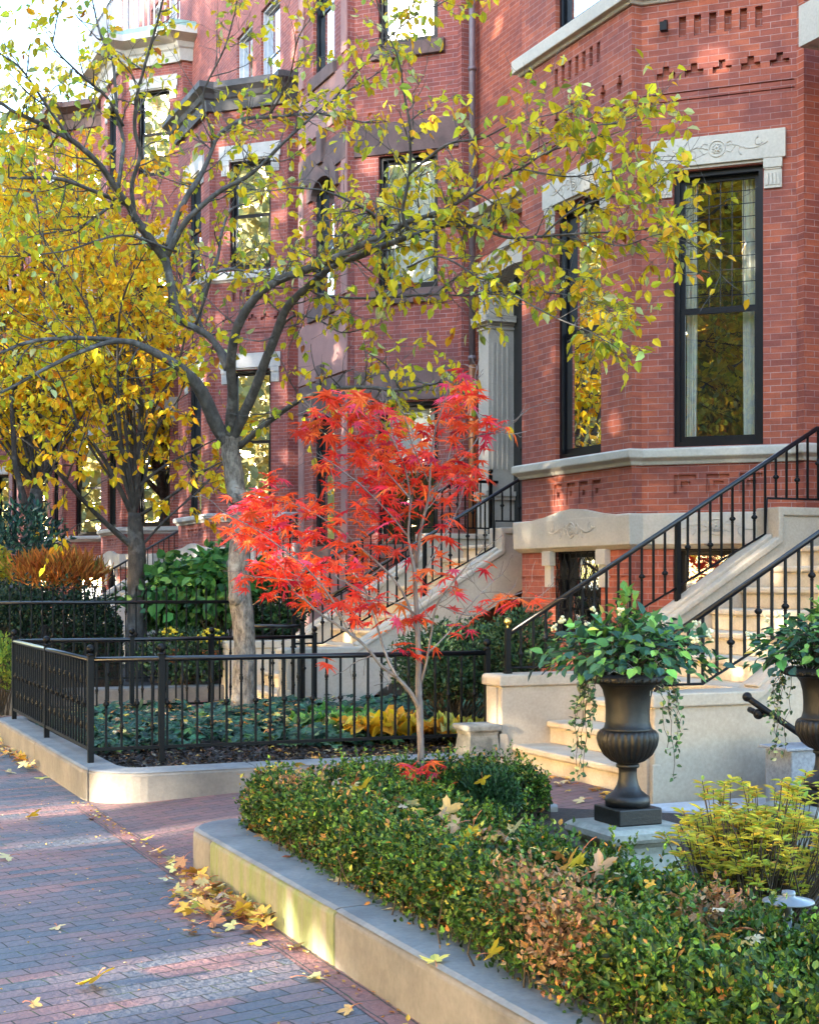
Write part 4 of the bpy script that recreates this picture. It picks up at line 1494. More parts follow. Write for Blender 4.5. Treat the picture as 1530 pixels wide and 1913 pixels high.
def auto_tree(label, base, trunk_rows, d, crown_c, crown_r, nl, leaf, cols, wts, group='yellow street trees in the front gardens', limbs_px=(), every=.22, tl=.7, keep=1.0, leafn=3, bark='bark2', density=1):
    root = thing('tree', label, 'tree', base, group)
    mb = MB()
    tr = limb_px(trunk_rows, d, d)
    add_limb(mb, tr, 14)
    mb.build('trunk', M[bark], root)
    mb = MB()
    LB = []
    for rows, d0, d1 in limbs_px:
        S = limb_px(rows, d0, d1)
        add_limb(mb, S, 7)
        LB.append(S)
    tip = tr[-1, :3]
    cc = np.array(crown_c)
    for i in range(nl):
        v = rdir(1)[0]
        tgt = cc + v * np.array(crown_r) * (.55 + .45 * rng.random())
        mid = tip * .5 + tgt * .5 + np.array([0, 0, .15 * np.linalg.norm(tgt - tip)]) * (1 if tgt[2] > tip[2] else .3) + rng.normal(0, .2, 3)
        r0 = tr[-1, 3] * .26
        S = spline([(*tip, r0), (*(tip * .72 + mid * .28 + rng.normal(0, .05, 3)), r0 * .8), (*mid, r0 * .5), (*tgt, .006)], 6)
        add_limb(mb, S, 6)
        LB.append(S)
    mb.build('limbs', M[bark], root)
    mb = MB()
    p, o = twigs(mb, LB, every, tl, sub=3, start=.25, leafn=leafn)
    mb.build('twigs', M[bark], root)
    tree_leaves(p, o, leaf, cols, wts, M['leaf'], root, keep=keep)
    return root


OY = [(.92, .6, .025), (.92, .48, .02), (.85, .66, .04), (.6, .58, .05), (.75, .27, .02)]
D2 = 20.2
auto_tree('dark trunked tree with orange yellow leaves, just left of the tan tree trunk', U(255, 1270, D2),
          [(256, 1275, 46), (256, 1240, 38), (256, 1150, 36), (254, 1080, 32), (255, 1040, 34), (252, 1000, 30), (250, 960, 27)], D2,
          U(165, 500, 20.5), (2.7, 2.7, 2.0), 15, .118, OY, (5, 4, 2, 1.4, .5), every=.2, tl=.75, keep=.52,
          limbs_px=(([(250, 1022, 15), (211, 989, 12), (174, 954, 10), (124, 899, 9), (104, 877, 7), (82, 852, 5), (40, 820, 3)], 20.2, 19.0),
                    ([(124, 899, 6), (135, 870, 5), (145, 850, 4), (160, 800, 3)], 19.5, 19.3),
                    ([(250, 962, 14), (258, 899, 13), (261, 825, 12), (264, 750, 10), (255, 700, 8), (245, 620, 6), (220, 520, 4)], 20.2, 20.2),
                    ([(249, 965, 12), (224, 912, 11), (199, 865, 9), (169, 820, 7), (149, 800, 6), (130, 740, 4)], 20.2, 19.6),
                    ([(250, 950, 11), (232, 890, 10), (222, 850, 9), (205, 790, 7), (190, 700, 5)], 20.2, 21),
                    ([(259, 965, 8), (323, 924, 6), (380, 882, 5), (420, 860, 3)], 20.2, 19.4),
                    ([(259, 908, 8), (300, 876, 6), (330, 857, 5), (400, 820, 3)], 20.2, 20.9),
                    ([(263, 1022, 6), (310, 971, 5), (380, 909, 4), (410, 870, 3)], 20.2, 20.9),
                    ([(262, 830, 8), (290, 760, 7), (330, 690, 5), (350, 620, 4)], 20.2, 20.0),
                    ([(262, 870, 7), (295, 800, 6), (335, 740, 4), (360, 660, 3)], 20.2, 19.2)))
D3 = 33.0
auto_tree('far tree with a forked grey green trunk at the left edge above the dark hedge', U(52, 1204, D3),
          [(55, 1206, 38), (55, 1120, 31), (53, 1060, 28), (58, 1000, 28), (66, 950, 27), (70, 915, 25)], D3,
          U(70, 560, 34), (4.2, 4.2, 4.3), 34, .19, OY, (5, 3, 3, 2, .4), every=.3, tl=1.1, keep=.8,
          limbs_px=(([(60, 990, 16), (45, 930, 15), (30, 870, 13), (25, 800, 11), (20, 700, 8)], D3, 32),
                    ([(50, 1050, 10), (30, 1010, 9), (0, 985, 8), (-40, 960, 6)], D3, 31),
                    ([(70, 915, 18), (75, 860, 17), (70, 790, 14), (80, 700, 10)], D3, 34)))
auto_tree('distant olive leaved tree against the sky at the far left', U(-10, 1150, 58),
          [(-10, 1152, 26), (-10, 1000, 22), (-8, 800, 18), (-5, 620, 14)], 58,
          U(40, 330, 58), (6, 6, 4.6), 30, .3, [(.2, .2, .05), (.36, .28, .05), (.12, .14, .05)], (3, 2, 2), every=.5, tl=1.5, keep=.5)
auto_tree('distant yellow tree filling the gap at the left edge behind the forked trunk', U(-60, 1160, 46),
          [(-60, 1162, 30), (-60, 1000, 26), (-55, 850, 20)], 46,
          U(-20, 560, 46), (5.5, 5.5, 5), 34, .26, OY, (5, 3, 3, 2, .4), every=.42, tl=1.4, keep=.8)

# ---- red Japanese maple
DM = 8.7
mp = thing('maple_tree', 'young red maple with a slim grey trunk and feathery scarlet leaves', 'tree', U(787, 1490, DM))
mb = MB()
tr = limb_px([(787, 1510, 17), (786, 1450, 15), (785, 1380, 14), (784, 1320, 15), (783, 1270, 13), (782, 1200, 12), (779, 1130, 11), (778, 1080, 9), (780, 1010, 8)], DM, DM)
add_limb(mb, tr, 12)
mb.build('trunk', M['bark_maple'], mp)
mb = MB()
LM = []
for rows, d0, d1 in (
    ([(784, 1327, 9), (768, 1296, 9), (741, 1266, 8), (713, 1245, 7), (684, 1211, 6), (655, 1188, 6), (606, 1156, 5), (560, 1120, 3)], DM, 8.3),
    ([(741, 1264, 6), (724, 1231, 6), (710, 1188, 5), (695, 1144, 5), (678, 1096, 4), (640, 1050, 3), (580, 1000, 2)], 8.5, 8.9),
    ([(786, 1276, 6), (797, 1239, 5), (807, 1188, 5), (819, 1130, 4), (856, 1078, 4), (890, 1040, 2)], DM, 8.4),
    ([(782, 1210, 6), (770, 1150, 6), (740, 1090, 5), (690, 1040, 4), (630, 990, 3), (560, 950, 3), (490, 930, 2)], DM, 8.6),
    ([(779, 1120, 6), (772, 1060, 6), (762, 1000, 5), (765, 930, 4), (750, 860, 3), (720, 800, 2)], DM, 8.5),
    ([(780, 1010, 7), (793, 960, 6), (807, 925, 6), (828, 887, 5), (842, 832, 4), (869, 772, 3), (880, 720, 2)], DM, 8.9),
    ([(779, 1060, 6), (786, 990, 6), (800, 930, 5), (805, 860, 4), (815, 800, 3), (830, 760, 2)], DM, 8.4),
    ([(842, 832, 3), (890, 815, 3), (935, 805, 2), (970, 780, 2)], 8.8, 8.6),
    ([(765, 930, 4), (720, 880, 3), (680, 840, 3), (630, 790, 2), (590, 770, 2)], 8.5, 8.8),
    ([(760, 1000, 4), (720, 950, 3), (670, 900, 3), (620, 860, 2)], 8.6, 8.2),
    ([(655, 1188, 4), (620, 1120, 4), (580, 1070, 3), (530, 1030, 3), (470, 990, 2), (420, 965, 2)], 8.4, 8.1),
    ([(640, 1160, 4), (590, 1090, 3), (540, 1080, 3), (480, 1070, 2)], 8.4, 8.6),
    ([(819, 1130, 3), (880, 1150, 3), (930, 1120, 2), (1000, 1115, 2)], 8.5, 8.1),
    ([(800, 1220, 3), (840, 1180, 3), (880, 1130, 2), (920, 1090, 2)], 8.6, 8.8),
    ([(780, 1150, 4), (750, 1130, 3), (700, 1120, 2), (660, 1100, 2)], 8.7, 8.3),
    ([(800, 900, 3), (770, 830, 3), (760, 790, 2)], 8.5, 8.3),
    ([(828, 887, 4), (870, 850, 3), (900, 800, 2), (890, 760, 2)], 8.8, 9.2),
    ([(778, 1090, 4), (820, 1020, 3), (850, 960, 3), (870, 900, 2)], 8.7, 9.1)):
    S = limb_px(rows, d0, d1)
    add_limb(mb, S, 6)
    LM.append(S)
p0_, o0_ = twigs(mb, LM, .16, .24, sub=2, start=.3, leafn=1, thick=.0025)
mb.build('branches', M['bark_maple'], mp)
# foliage: flat sprays of lobed leaves, dense in three tiers as seen, sparse elsewhere
cl = []
for (x, y, rx, ry, n_, dd) in ((560, 1000, 115, 80, 160, .35), (470, 965, 65, 50, 85, .3), (600, 1090, 110, 50, 85, .35), (500, 1080, 55, 35, 35, .3), (690, 1010, 60, 70, 45, .35),
                               (650, 760, 75, 32, 70, .3), (590, 800, 45, 22, 22, .25), (720, 830, 85, 62, 120, .35), (770, 880, 60, 55, 60, .3), (860, 735, 34, 48, 42, .25),
                               (850, 830, 60, 60, 55, .3), (920, 800, 42, 22, 17, .2), (860, 900, 50, 45, 32, .3), (700, 930, 55, 45, 38, .3), (780, 980, 70, 50, 30, .3), (960, 1118, 48, 16, 17, .2),
                               (800, 1130, 110, 40, 34, .4), (690, 1150, 50, 35, 22, .3), (610, 1240, 18, 12, 3, .1), (780, 1215, 45, 14, 8, .2), (870, 1180, 25, 14, 5, .2), (640, 880, 50, 40, 26, .3), (500, 900, 36, 26, 14, .2),
                               (785, 1442, 40, 22, 16, .15), (800, 1060, 60, 40, 16, .3), (905, 1055, 18, 12, 3, .1)):
    for _ in range(n_):
        r_, a_ = math.sqrt(rng.random()), rng.random() * 6.283
        cl.append(U(x + rx * r_ * math.cos(a_), y + ry * r_ * math.sin(a_), DM + rng.normal(0, dd * .6)))
for _ in range(20):
    cl.append(U(783 + rng.normal(0, 24), 1440 + rng.normal(0, 13), 8.25 + rng.normal(0, .06)))
cl = np.array(cl)
n = len(cl)
ax = rdir(n) * np.array([1, 1, .34]) + np.array([0, 0, -.25])
nr = rdir(n) * .55 + np.array([0, 0, 1.0])
L = .098 * (.5 + .75 * rng.random(n))
leaves('foliage', cl, ax, nr, L, L * .95, palette(n, [(.88, .1, .03), (.8, .06, .035), (.9, .19, .04), (.6, .03, .05), (.8, .08, .15)], (5, 4, 3, 1, 1.6), .18), M['leafred'], mp, JAPANESE)

# ------------------------------------------------------------------ hedges and shrubs


def wav(x, y, s=1.0):
    return .5 * np.sin(x * 5.1 * s + 1.3) * np.cos(y * 4.3 * s + .4) + .3 * np.sin(x * 11.3 * s + y * 7.7 * s) + .2 * np.cos(y * 17.1 * s - x * 3.1 * s)


def hedge(label, path, width, h, z0, n, leaf, cols, wts, mat='evergreen', dead=None, bumpy=.065, core=True, cat='hedge', twiggy=300, group=None, shoots=0):
    """clipped hedge along a plan path: many small leaves in a shell round twigs and an added dark core"""
    root = thing('boxwood_hedge' if cat == 'hedge' else 'shrub', label, cat, (path[0][0], path[0][1], z0), group)
    P = np.array(path, float)
    seg = np.linalg.norm(np.diff(P, axis=0), axis=1)
    cum = np.concatenate([[0], np.cumsum(seg)])
    u = rng.random(n) * cum[-1]
    i = np.clip(np.searchsorted(cum, u) - 1, 0, len(seg) - 1)
    q = ((u - cum[i]) / seg[i])[:, None]
    c = P[i] * (1 - q) + P[i + 1] * q
    dr = (P[i + 1] - P[i]) / seg[i][:, None]
    sd = np.stack([dr[:, 1], -dr[:, 0]], 1)
    # round section: angle from the foot on one side over the top to the other foot
    a = rng.random(n) * math.pi
    ca, sa_ = np.cos(a), np.sin(a)
    ex = .45
    cs = np.sign(ca) * np.abs(ca) ** ex
    sn = np.abs(sa_) ** ex
    endf = np.minimum(1, np.minimum(u, cum[-1] - u) / (width * .5)) ** .4
    rad = 1 + bumpy * 2 * wav(c[:, 0] * 2 + ca * 2, c[:, 1] * 2 + sa_ * 2)
    dep = np.abs(rng.normal(0, .075, n)) + (rng.random(n) < .2) * -.09 * rng.random(n)
    f = (rad - dep / (width * .6)) * (.6 + .4 * endf)
    pos = np.column_stack([c + sd * (cs * width / 2 * f)[:, None], z0 + np.maximum(.01, sn * h * f)])
    out = np.column_stack([sd * cs[:, None], sn])
    nr = out + rdir(n) * .8
    ax = rdir(n) * .9 + out * .5 + np.array([0, 0, .45])
    L = leaf * (.6 + .7 * rng.random(n))
    col = palette(n, cols, wts, .22)
    # thin patches where the twiggy inside shows, and shoots that stand proud
    cl_ = wav(pos[:, 0] * 3.1 + 2, pos[:, 1] * 3.1 + pos[:, 2] * 4) + .35 * wav(pos[:, 0] * 9, pos[:, 1] * 9 + pos[:, 2] * 9)
    kp = ~((cl_ < -.22) & (rng.random(n) < .72))
    pos, ax, nr, L, col = pos[kp], ax[kp], nr[kp], L[kp], col[kp]
    ns = shoots
    if ns:
        k0 = rng.integers(0, len(pos), ns)
        dirs = unit(nr[k0] * .35 + np.array([0, 0, .8]) + rdir(ns) * .45)
        per = 12
        q_ = np.tile(np.linspace(.1, 1, per), ns)
        hh_ = np.repeat((.04 + .06 * rng.random(ns)), per)
        b0_ = np.repeat(pos[k0], per, axis=0); dd_ = np.repeat(dirs, per, axis=0)
        pos = np.vstack([pos, b0_ + dd_ * (q_ * hh_)[:, None]])
        ax = np.vstack([ax, rdir(ns * per) * .8 + dd_ * .7]); nr = np.vstack([nr, dd_ + rdir(ns * per) * .6])
        L = np.append(L, leaf * (.55 + .5 * rng.random(ns * per)))
        col = np.vstack([col, palette(ns * per, [cols[1], cols[0], cols[-1] if len(cols) < 4 else cols[3]], (3, 2, 3), .2)])
    n = len(pos)
    c = pos
    # whole shoots share a tone
    tone = 1 + .45 * wav(pos[:, 0] * 5, pos[:, 1] * 5 + pos[:, 2] * 5)
    col = np.clip(col * tone[:, None], .004, .9)
    if dead:
        for (dx, dy, dz, rr) in dead:
            near = np.linalg.norm(pos - np.array([dx, dy, dz]), axis=1) < rr * (.7 + .6 * rng.random(n))
            k = near & (rng.random(n) < .8)
            col[k] = palette(int(k.sum()), [(.34, .17, .07), (.42, .24, .11), (.25, .12, .05)], (2, 2, 1), .2)
    leaves('foliage', pos, ax, nr, L, L * .6, col, M[mat], root)
    if core:
        m = MB()
        for _ in range(twiggy):
            k = rng.integers(n)
            e = pos[k]
            b_ = np.array([P[0, 0] + (c[k, 0] - P[0, 0]) * .9 if len(P) > 3 else c[k, 0], c[k, 1], z0]) + np.array([*rng.normal(0, .04, 2), .0])
            mid = (e + b_) / 2 + rng.normal(0, .03, 3)
            m.tube([tuple(b_), tuple(mid), tuple(e)], [.005, .0035, .0015], 4, False)
        m.build('stems', M['twig'], root)
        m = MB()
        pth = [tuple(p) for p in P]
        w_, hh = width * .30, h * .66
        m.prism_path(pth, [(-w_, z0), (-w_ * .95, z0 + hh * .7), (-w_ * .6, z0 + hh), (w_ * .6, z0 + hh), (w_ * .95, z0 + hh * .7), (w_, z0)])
        m.build('dark_core', M['soil'], root)  # solid dark block added for occlusion behind the leaf shell
    return root


BOX = [(.036, .08, .012), (.065, .13, .018), (.018, .042, .01), (.13, .21, .025), (.27, .25, .035), (.42, .2, .04)]
hedge('long clipped boxwood hedge with brown patches and fallen leaves along the near curb wall', [(2.68, 1.6), (2.68, 4.2), (2.73, 6.0), (2.80, 8.15)], .68, .36, .2, 100000, .025, BOX, (5, 4, 4.5, 2.2, 1.1, 1.0), shoots=1500, twiggy=500,
      dead=[(*U(1020, 1690, 5.35)[:2], .5, .2), (*U(1060, 1790, 4.9)[:2], .45, .2), (*U(1340, 1710, 4.9)[:2], .52, .14), (*U(900, 1580, 6.3)[:2], .5, .1), (*U(560, 1500, 7.9)[:2], .5, .12)])
hedge('short row of boxwood behind the red maple trunk at the end of the bed', [(3.0, 8.02), (3.7, 8.0), (4.3, 7.9)], .5, .33, .2, 22000, .024, BOX, (4, 4, 4, 1.5, .8, .5), twiggy=120, shoots=260)


def shrub(label, c, r, n, leaf, cols, wts, mat='evergreen', name='shrub', stems=40, base=None, wid=.5, up=.4, tmpl=OVATE, group=None, cat='shrub', shell=.5, hang=0.0):
    base = base or (c[0], c[1], c[2] - r[2])
    root = thing(name, label, cat, base, group)
    v = rdir(n)
    rr = (shell + (1 - shell) * rng.random(n)) * (1 + .25 * wav(v[:, 0] * 2, v[:, 1] * 2 + v[:, 2] * 2))
    pos = np.array(c) + v * rr[:, None] * np.array(r)
    pos[:, 2] = np.maximum(pos[:, 2], base[2] + .01)
    ax = v * .7 + rdir(n) * .8 + np.array([0, 0, up - hang])
    L = leaf * (.6 + .7 * rng.random(n))
    col = np.clip(palette(n, cols, wts, .2) * (1 + .22 * wav(pos[:, 0] * 4, pos[:, 1] * 4 + pos[:, 2] * 4))[:, None], .004, .9)
    leaves('foliage', pos, ax, v + rdir(n) * .6 + np.array([0, 0, .6]), L, L * wid, col, M[mat], root, tmpl)
    m = MB()
    for _ in range(stems):
        e = pos[rng.integers(n)]
        b_ = np.array(base) + np.array([*rng.normal(0, r[0] * .12, 2), 0])
        mid = b_ * .5 + e * .5 + rng.normal(0, r[0] * .1, 3)
        m.tube([tuple(b_), tuple(mid), tuple(e)], [.008, .005, .002], 4, False)
    m.build('stems', M['twig'], root)
    return root


shrub('dark boxwood with upright shoots right of the red maple trunk', U(910, 1490, 8.4), (.17, .2, .17), 5200, .027, [(.03, .075, .025), (.05, .11, .03), (.02, .05, .02)], (3, 2, 2), stems=60, base=(*U(905, 1540, 8.4)[:2], .2), up=.9)
DKG = [(.035, .075, .03), (.05, .1, .035), (.022, .05, .022), (.09, .15, .05)]
shrub('dark twiggy evergreen shrub behind the fence in front of the grey stoop', U(850, 1235, 13.4), (.62, .5, .36), 7000, .045, DKG, (4, 3, 3, 1), stems=120, base=(*U(850, 1300, 13.4)[:2], .2))
shrub('dark evergreen shrub at the foot of the brass knobbed railing', U(975, 1200, 13.0), (.32, .3, .3), 2600, .045, DKG, (4, 3, 3, 1), stems=60, base=(*U(975, 1300, 13.0)[:2], .15))

# yellow azalea: whorls of narrow leaves on twig ends
az = thing('azalea_shrub', 'feathery yellow azalea behind the hedge at the right edge', 'shrub', (*U(1400, 1660, 5.9)[:2], .2))
m = MB()
ap, ao = [], []
for _ in range(400):
    x, y, dd = 1415 + rng.normal(0, 90), 1570 + rng.normal(0, 55), 5.9 + rng.normal(0, .22)
    if x < 1215 + max(0, (1560 - y)) * .8 or y > 1672: continue
    e = np.array(U(x, y, dd))
    b_ = np.array([*U(1400 + (x - 1400) * .35, 1665, 5.9)[:2], .2])
    mid = b_ * .45 + e * .55 + np.array([*rng.normal(0, .03, 2), -.03])
    m.tube([tuple(b_), tuple(mid), tuple(e)], [.005, .0035, .0018], 4, False)
    k = rng.integers(9, 16)
    for j in range(k):
        th = 6.283 * j / k + rng.random() * .4
        ap.append(e - np.array([0, 0, .012 * rng.random() * 3]))
        ao.append((math.cos(th), math.sin(th), .35 + .5 * rng.random() - .3))
m.build('stems', M['twig'], az)
ap, ao = np.array(ap), np.array(ao)
n = len(ap)
L = .044 * (.6 + .7 * rng.random(n))
leaves('foliage', ap, ao, np.tile([0, 0, 1.], (n, 1)) + rdir(n) * .3, L, L * .3, palette(n, [(.55, .46, .05), (.42, .44, .06), (.62, .42, .06), (.3, .4, .07), (.55, .26, .05)], (5, 4, 2, 1.5, .5), .15), M['leaf'], az)

# beyond the fenced bed: dark hedge, big leaved shrubs, potted flowers
hedge('tall clipped dark yew hedge behind the spiked fence', [(2.75, 24.0), (2.75, 19.3), (3.3, 19.1), (4.25, 19.1)], .75, 1.2, .28, 52000, .045, [(.015, .035, .018), (.025, .055, .025), (.012, .025, .014)], (4, 2, 2), twiggy=100, bumpy=.02)
VIB = [(.05, .16, .035), (.08, .22, .05), (.03, .1, .04), (.16, .28, .06)]
shrub('bright green broad leaved shrub left of the tan trunk', U(350, 1110, 20.6), (.85, .8, .55), 1500, .15, VIB, (4, 3, 3, 1.5), wid=.75, stems=60, base=(*U(350, 1260, 20.6)[:2], .28), up=-.2, group='green shrubs in front of the farther stoops')
shrub('green broad leaved shrub under the slanting railing against the tan trunk', U(415, 1090, 19.8), (.5, .5, .5), 900, .14, VIB, (4, 3, 3, 1), wid=.75, stems=40, base=(*U(415, 1260, 19.8)[:2], .28), up=-.2, group='green shrubs in front of the farther stoops')
shrub('small dark green shrub under the potted flowers behind the spiked fence', U(350, 1225, 19.0), (.75, .5, .35), 2600, .06, DKG, (4, 3, 3, 2), stems=40, base=(*U(350, 1280, 19)[:2], .28))
shrub('mid green shrub between the tan trunk and the grey stoop', U(510, 1130, 20.5), (.5, .6, .55), 2600, .08, [(.05, .12, .04), (.09, .17, .05), (.03, .07, .03)], (3, 2, 2), stems=40, base=(*U(510, 1250, 20.5)[:2], .2))
shrub('dark green rhododendron at the left edge below the forked trunk', U(48, 1030, 31), (.9, .9, 1.1), 1500, .16, [(.03, .08, .06), (.05, .12, .07), (.02, .05, .04)], (3, 2, 2), wid=.4, stems=40, base=(*U(48, 1200, 31)[:2], .2))
shrub('clump of orange autumn grass above the dark hedge', U(110, 1070, 27), (.85, .8, .34), 2000, .2, [(.55, .22, .05), (.6, .3, .07), (.4, .14, .04), (.3, .25, .06)], (4, 3, 2, 1), mat='leaf', name='ornamental_grass', wid=.06, up=1.4, stems=20, base=(*U(110, 1200, 27)[:2], .2))
shrub('yellow green bush at the left edge outside the fence corner', U(-2, 1240, 17), (.3, .4, .33), 1200, .06, [(.3, .36, .05), (.2, .3, .05), (.12, .2, .04)], (3, 2, 2), mat='leaf', stems=30, base=(*U(-2, 1280, 17)[:2], .1))
shrub('yellow bush at the left edge beside the rhododendron', U(-6, 1070, 29), (.3, .4, .5), 700, .12, [(.55, .45, .05), (.4, .4, .05)], (3, 2), mat='leaf', stems=30, base=(*U(-6, 1200, 29)[:2], .1))
for (px, py, d, lab) in ((322, 1238, 18.95, 'terracotta pot with yellow mums, nearer the dark trunk'), (396, 1240, 19.0, 'terracotta pot with yellow mums, nearer the tan trunk')):
    c = U(px, py, d)
    pt = thing('flower_pot', lab, 'flower pot', c, 'potted yellow flowers behind the fence')
    m = MB(); m.lathe(c, [(.07, 0), (.1, .13), (.118, .135), (.12, .17), (.105, .172), (.1, .14)], 20); m.build('pot', M['terra'], pt)
    n = 130
    v = rdir(n); v[:, 2] = np.abs(v[:, 2])
    pos = np.array(c) + np.array([0, 0, .2]) + v * np.array([.17, .17, .2])
    leaves('leaves', pos, v + rdir(n) * .5, v, .07, .04, palette(n, DKG, (4, 3, 3, 2)), M['evergreen'], pt)
    n = 44
    v = rdir(n); v[:, 2] = np.abs(v[:, 2]) + .2
    pos = np.array(c) + np.array([0, 0, .24]) + v * np.array([.19, .19, .17])
    M.setdefault('mum', plain_mat('yellow_petal', (.7, .5, .02), .8, 0, .3))
    for q in pos:
        fl = MB(); fl.ball(tuple(q), .026, 7, .6); fl.build('flower', M['mum'], pt)
# little capped post at the far left
c = U(12, 1130, 26)
lp = thing('stone_post', 'small pale capped stone post at the left edge beside the dark hedge', 'post', (c[0], c[1], .2))
m = MB(); m.box(c[0] - .14, c[0] + .14, c[1] - .14, c[1] + .14, .2, c[2] + .2); m.build('shaft', M['pale'], lp)
m = MB(); m.lathe((c[0], c[1], c[2] + .2), [(.24, 0), (.24, .06), (.12, .14), (.03, .16), (.03, .2), (.001, .22)], 16); m.build('cap', M['slate'], lp)

# ------------------------------------------------------------------ ivy, hostas, leaf litter
n = 5200
x = 2.5 + 5.0 * rng.random(n); y = 11.7 + 3.55 * rng.random(n)
front = 12.0 + .5 * np.sin(x * 2.2) * .5 + np.where(x > 4.1, -.55, .0)
k = (y > front) & ~((x > 4.3) & (y > 12.6) & (y < 13.6) & (rng.random(n) < .6))
x, y = x[k], y[k]
n = len(x)
pos = np.column_stack([x, y, .26 + .1 * wav(x * .8, y * .8) + .09 * rng.random(n)])
leaves_o = leaves('ivy', pos, rdir(n) * np.array([1, 1, .25]), np.array([-.2, -.35, .9]) + rdir(n) * .4, .085 * (.7 + .6 * rng.random(n)), .08, palette(n, [(.03, .085, .05), (.05, .13, .07), (.022, .055, .038), (.11, .18, .05)], (4, 3, 3, .7)), M['evergreen'], None, NORWAY)
tag(leaves_o, 'dark green ivy carpet under the tree', None, kind='stuff')


def hosta(label, c, n, L0, cols, wts, spread=.25, group='hostas dying back behind the fence'):
    root = thing('hosta', label, 'plant', c, group)
    V, Fc, Cc = [], [], []
    for i in range(n):
        th = rng.random() * 6.283
        Ln = L0 * 1.1 * (.5 + .7 * rng.random())
        W = Ln * (.2 + .1 * rng.random())
        lean = .35 + .65 * rng.random()
        col = palette(1, cols, wts, .3)[0]
        b0 = len(V)
        for j in range(6):
            q = j / 5
            r_ = spread * (.1 + .9 * (i * .618 % 1)) * .8 + Ln * math.sin(lean * q * 1.2) / 1.0
            z = Ln * (.75 * q - .85 * lean * q * q) + .12
            w_ = W * math.sin(math.pi * min(1, q * .92 + .06)) ** .8
            for sx, dz in ((-1, .045 * math.sin(1.5 + j * 1.3 + i)), (0, -.03), (1, .045 * math.cos(j * 1.1 + i))):
                V.append((c[0] + math.cos(th) * r_ - math.sin(th) * sx * w_, c[1] + math.sin(th) * r_ + math.cos(th) * sx * w_, max(c[2] + .02, c[2] + z + dz)))
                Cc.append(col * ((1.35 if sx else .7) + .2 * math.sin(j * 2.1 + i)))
        for j in range(5):
            for e in (0, 1):
                a = b0 + j * 3 + e
                Fc.append([a, a + 1, a + 4, a + 3])
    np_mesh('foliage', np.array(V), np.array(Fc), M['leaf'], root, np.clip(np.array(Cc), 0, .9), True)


VAR = [(.2, .34, .07), (.5, .5, .2), (.1, .25, .05)]
GOLD = [(.65, .36, .02), (.6, .42, .05), (.5, .22, .02)]
PALE = [(.65, .55, .1), (.55, .5, .14), (.6, .4, .06)]
for (px, py, d, lab, col, n_, L0) in ((600, 1325, 13.4, 'green and cream hosta at the left of the clump behind the fence', VAR, 26, .3), (660, 1330, 13.2, 'green and cream hosta in the middle of the clump behind the fence', VAR, 26, .3), (632, 1285, 14.2, 'upright green hosta against the stoop wall', [(.06, .18, .04), (.1, .25, .05)], 16, .34),
                                      (716, 1345, 12.9, 'drooping golden hosta left of the maple trunk', GOLD, 24, .34), (775, 1350, 12.8, 'drooping golden hosta right behind the maple trunk', GOLD, 20, .3), (850, 1345, 12.9, 'pale yellow hosta between the maple trunk and the fence end', PALE, 20, .28), (893, 1330, 13.0, 'pale yellow hosta at the end of the fence', PALE, 18, .28)):
    hosta(lab, (*U(px, py, d)[:2], .22), int(n_ * 1.7), L0 * .82, [c for c in col], [1] * len(col))


def litter(name, label, xs, ys, zs, size, cols, wts, kind='stuff', tmpl=NORWAY, flat=.35):
    n = len(xs)
    pos = np.column_stack([xs, ys, zs])
    o = leaves(name, pos, rdir(n) * np.array([1, 1, .2]), rdir(n) * flat + np.array([0, 0, 1.]), size * (.6 + .7 * rng.random(n)), size * (.6 + .4 * rng.random(n)), palette(n, cols, wts), M['fallen'], None, tmpl)
    return tag(o, label, None, kind=kind)


FALL = [(.6, .38, .05), (.5, .24, .05), (.62, .5, .18), (.34, .16, .06), (.55, .42, .24)]
n = 620
x = 2.55 + 2.95 * rng.random(n); y = 11.0 + 4.2 * rng.random(n) ** 1.6
z = np.where(y > 12.0, .36 + .05 * rng.random(n), .212 + .02 * rng.random(n))
k = (x > 3.9) | (y > 11.9) | (rng.random(n) < .12)
litter('leaf_litter', 'brown and yellow leaf litter over the ivy', x[k], y[k], z[k], .05, FALL, (2, 3, 1.5, 4, 1.5))
n = 5000
x = 2.5 + 3.0 * rng.random(n); y = 10.95 + 1.5 * rng.random(n)
litter('mulch_chips', 'dark bark mulch inside the rounded curb', x, y, .206 + .02 * rng.random(n), .035, [(.03, .02, .014), (.07, .05, .04), (.015, .01, .008), (.14, .12, .1)], (4, 3, 3, .5), tmpl=OVATE, flat=.8)
n = 420
x = 2.42 + .25 * rng.random(n); y = 2 + 6 * rng.random(n)
litter('leaf_litter', 'brown leaf litter between the hedge and the curb', x, y, .215 + .05 * rng.random(n), .08, FALL, (2, 4, .6, 3, 1))
n = 260
x = 5.2 + .5 * rng.random(n); y = 8.6 + 2 * rng.random(n)
litter('leaf_litter', 'small dry leaves at the foot of the steps', x[:60], y[:60], gz(5.4) + .01 + .01 * rng.random(60), .05, FALL, (2, 4, .6, 3, 1))


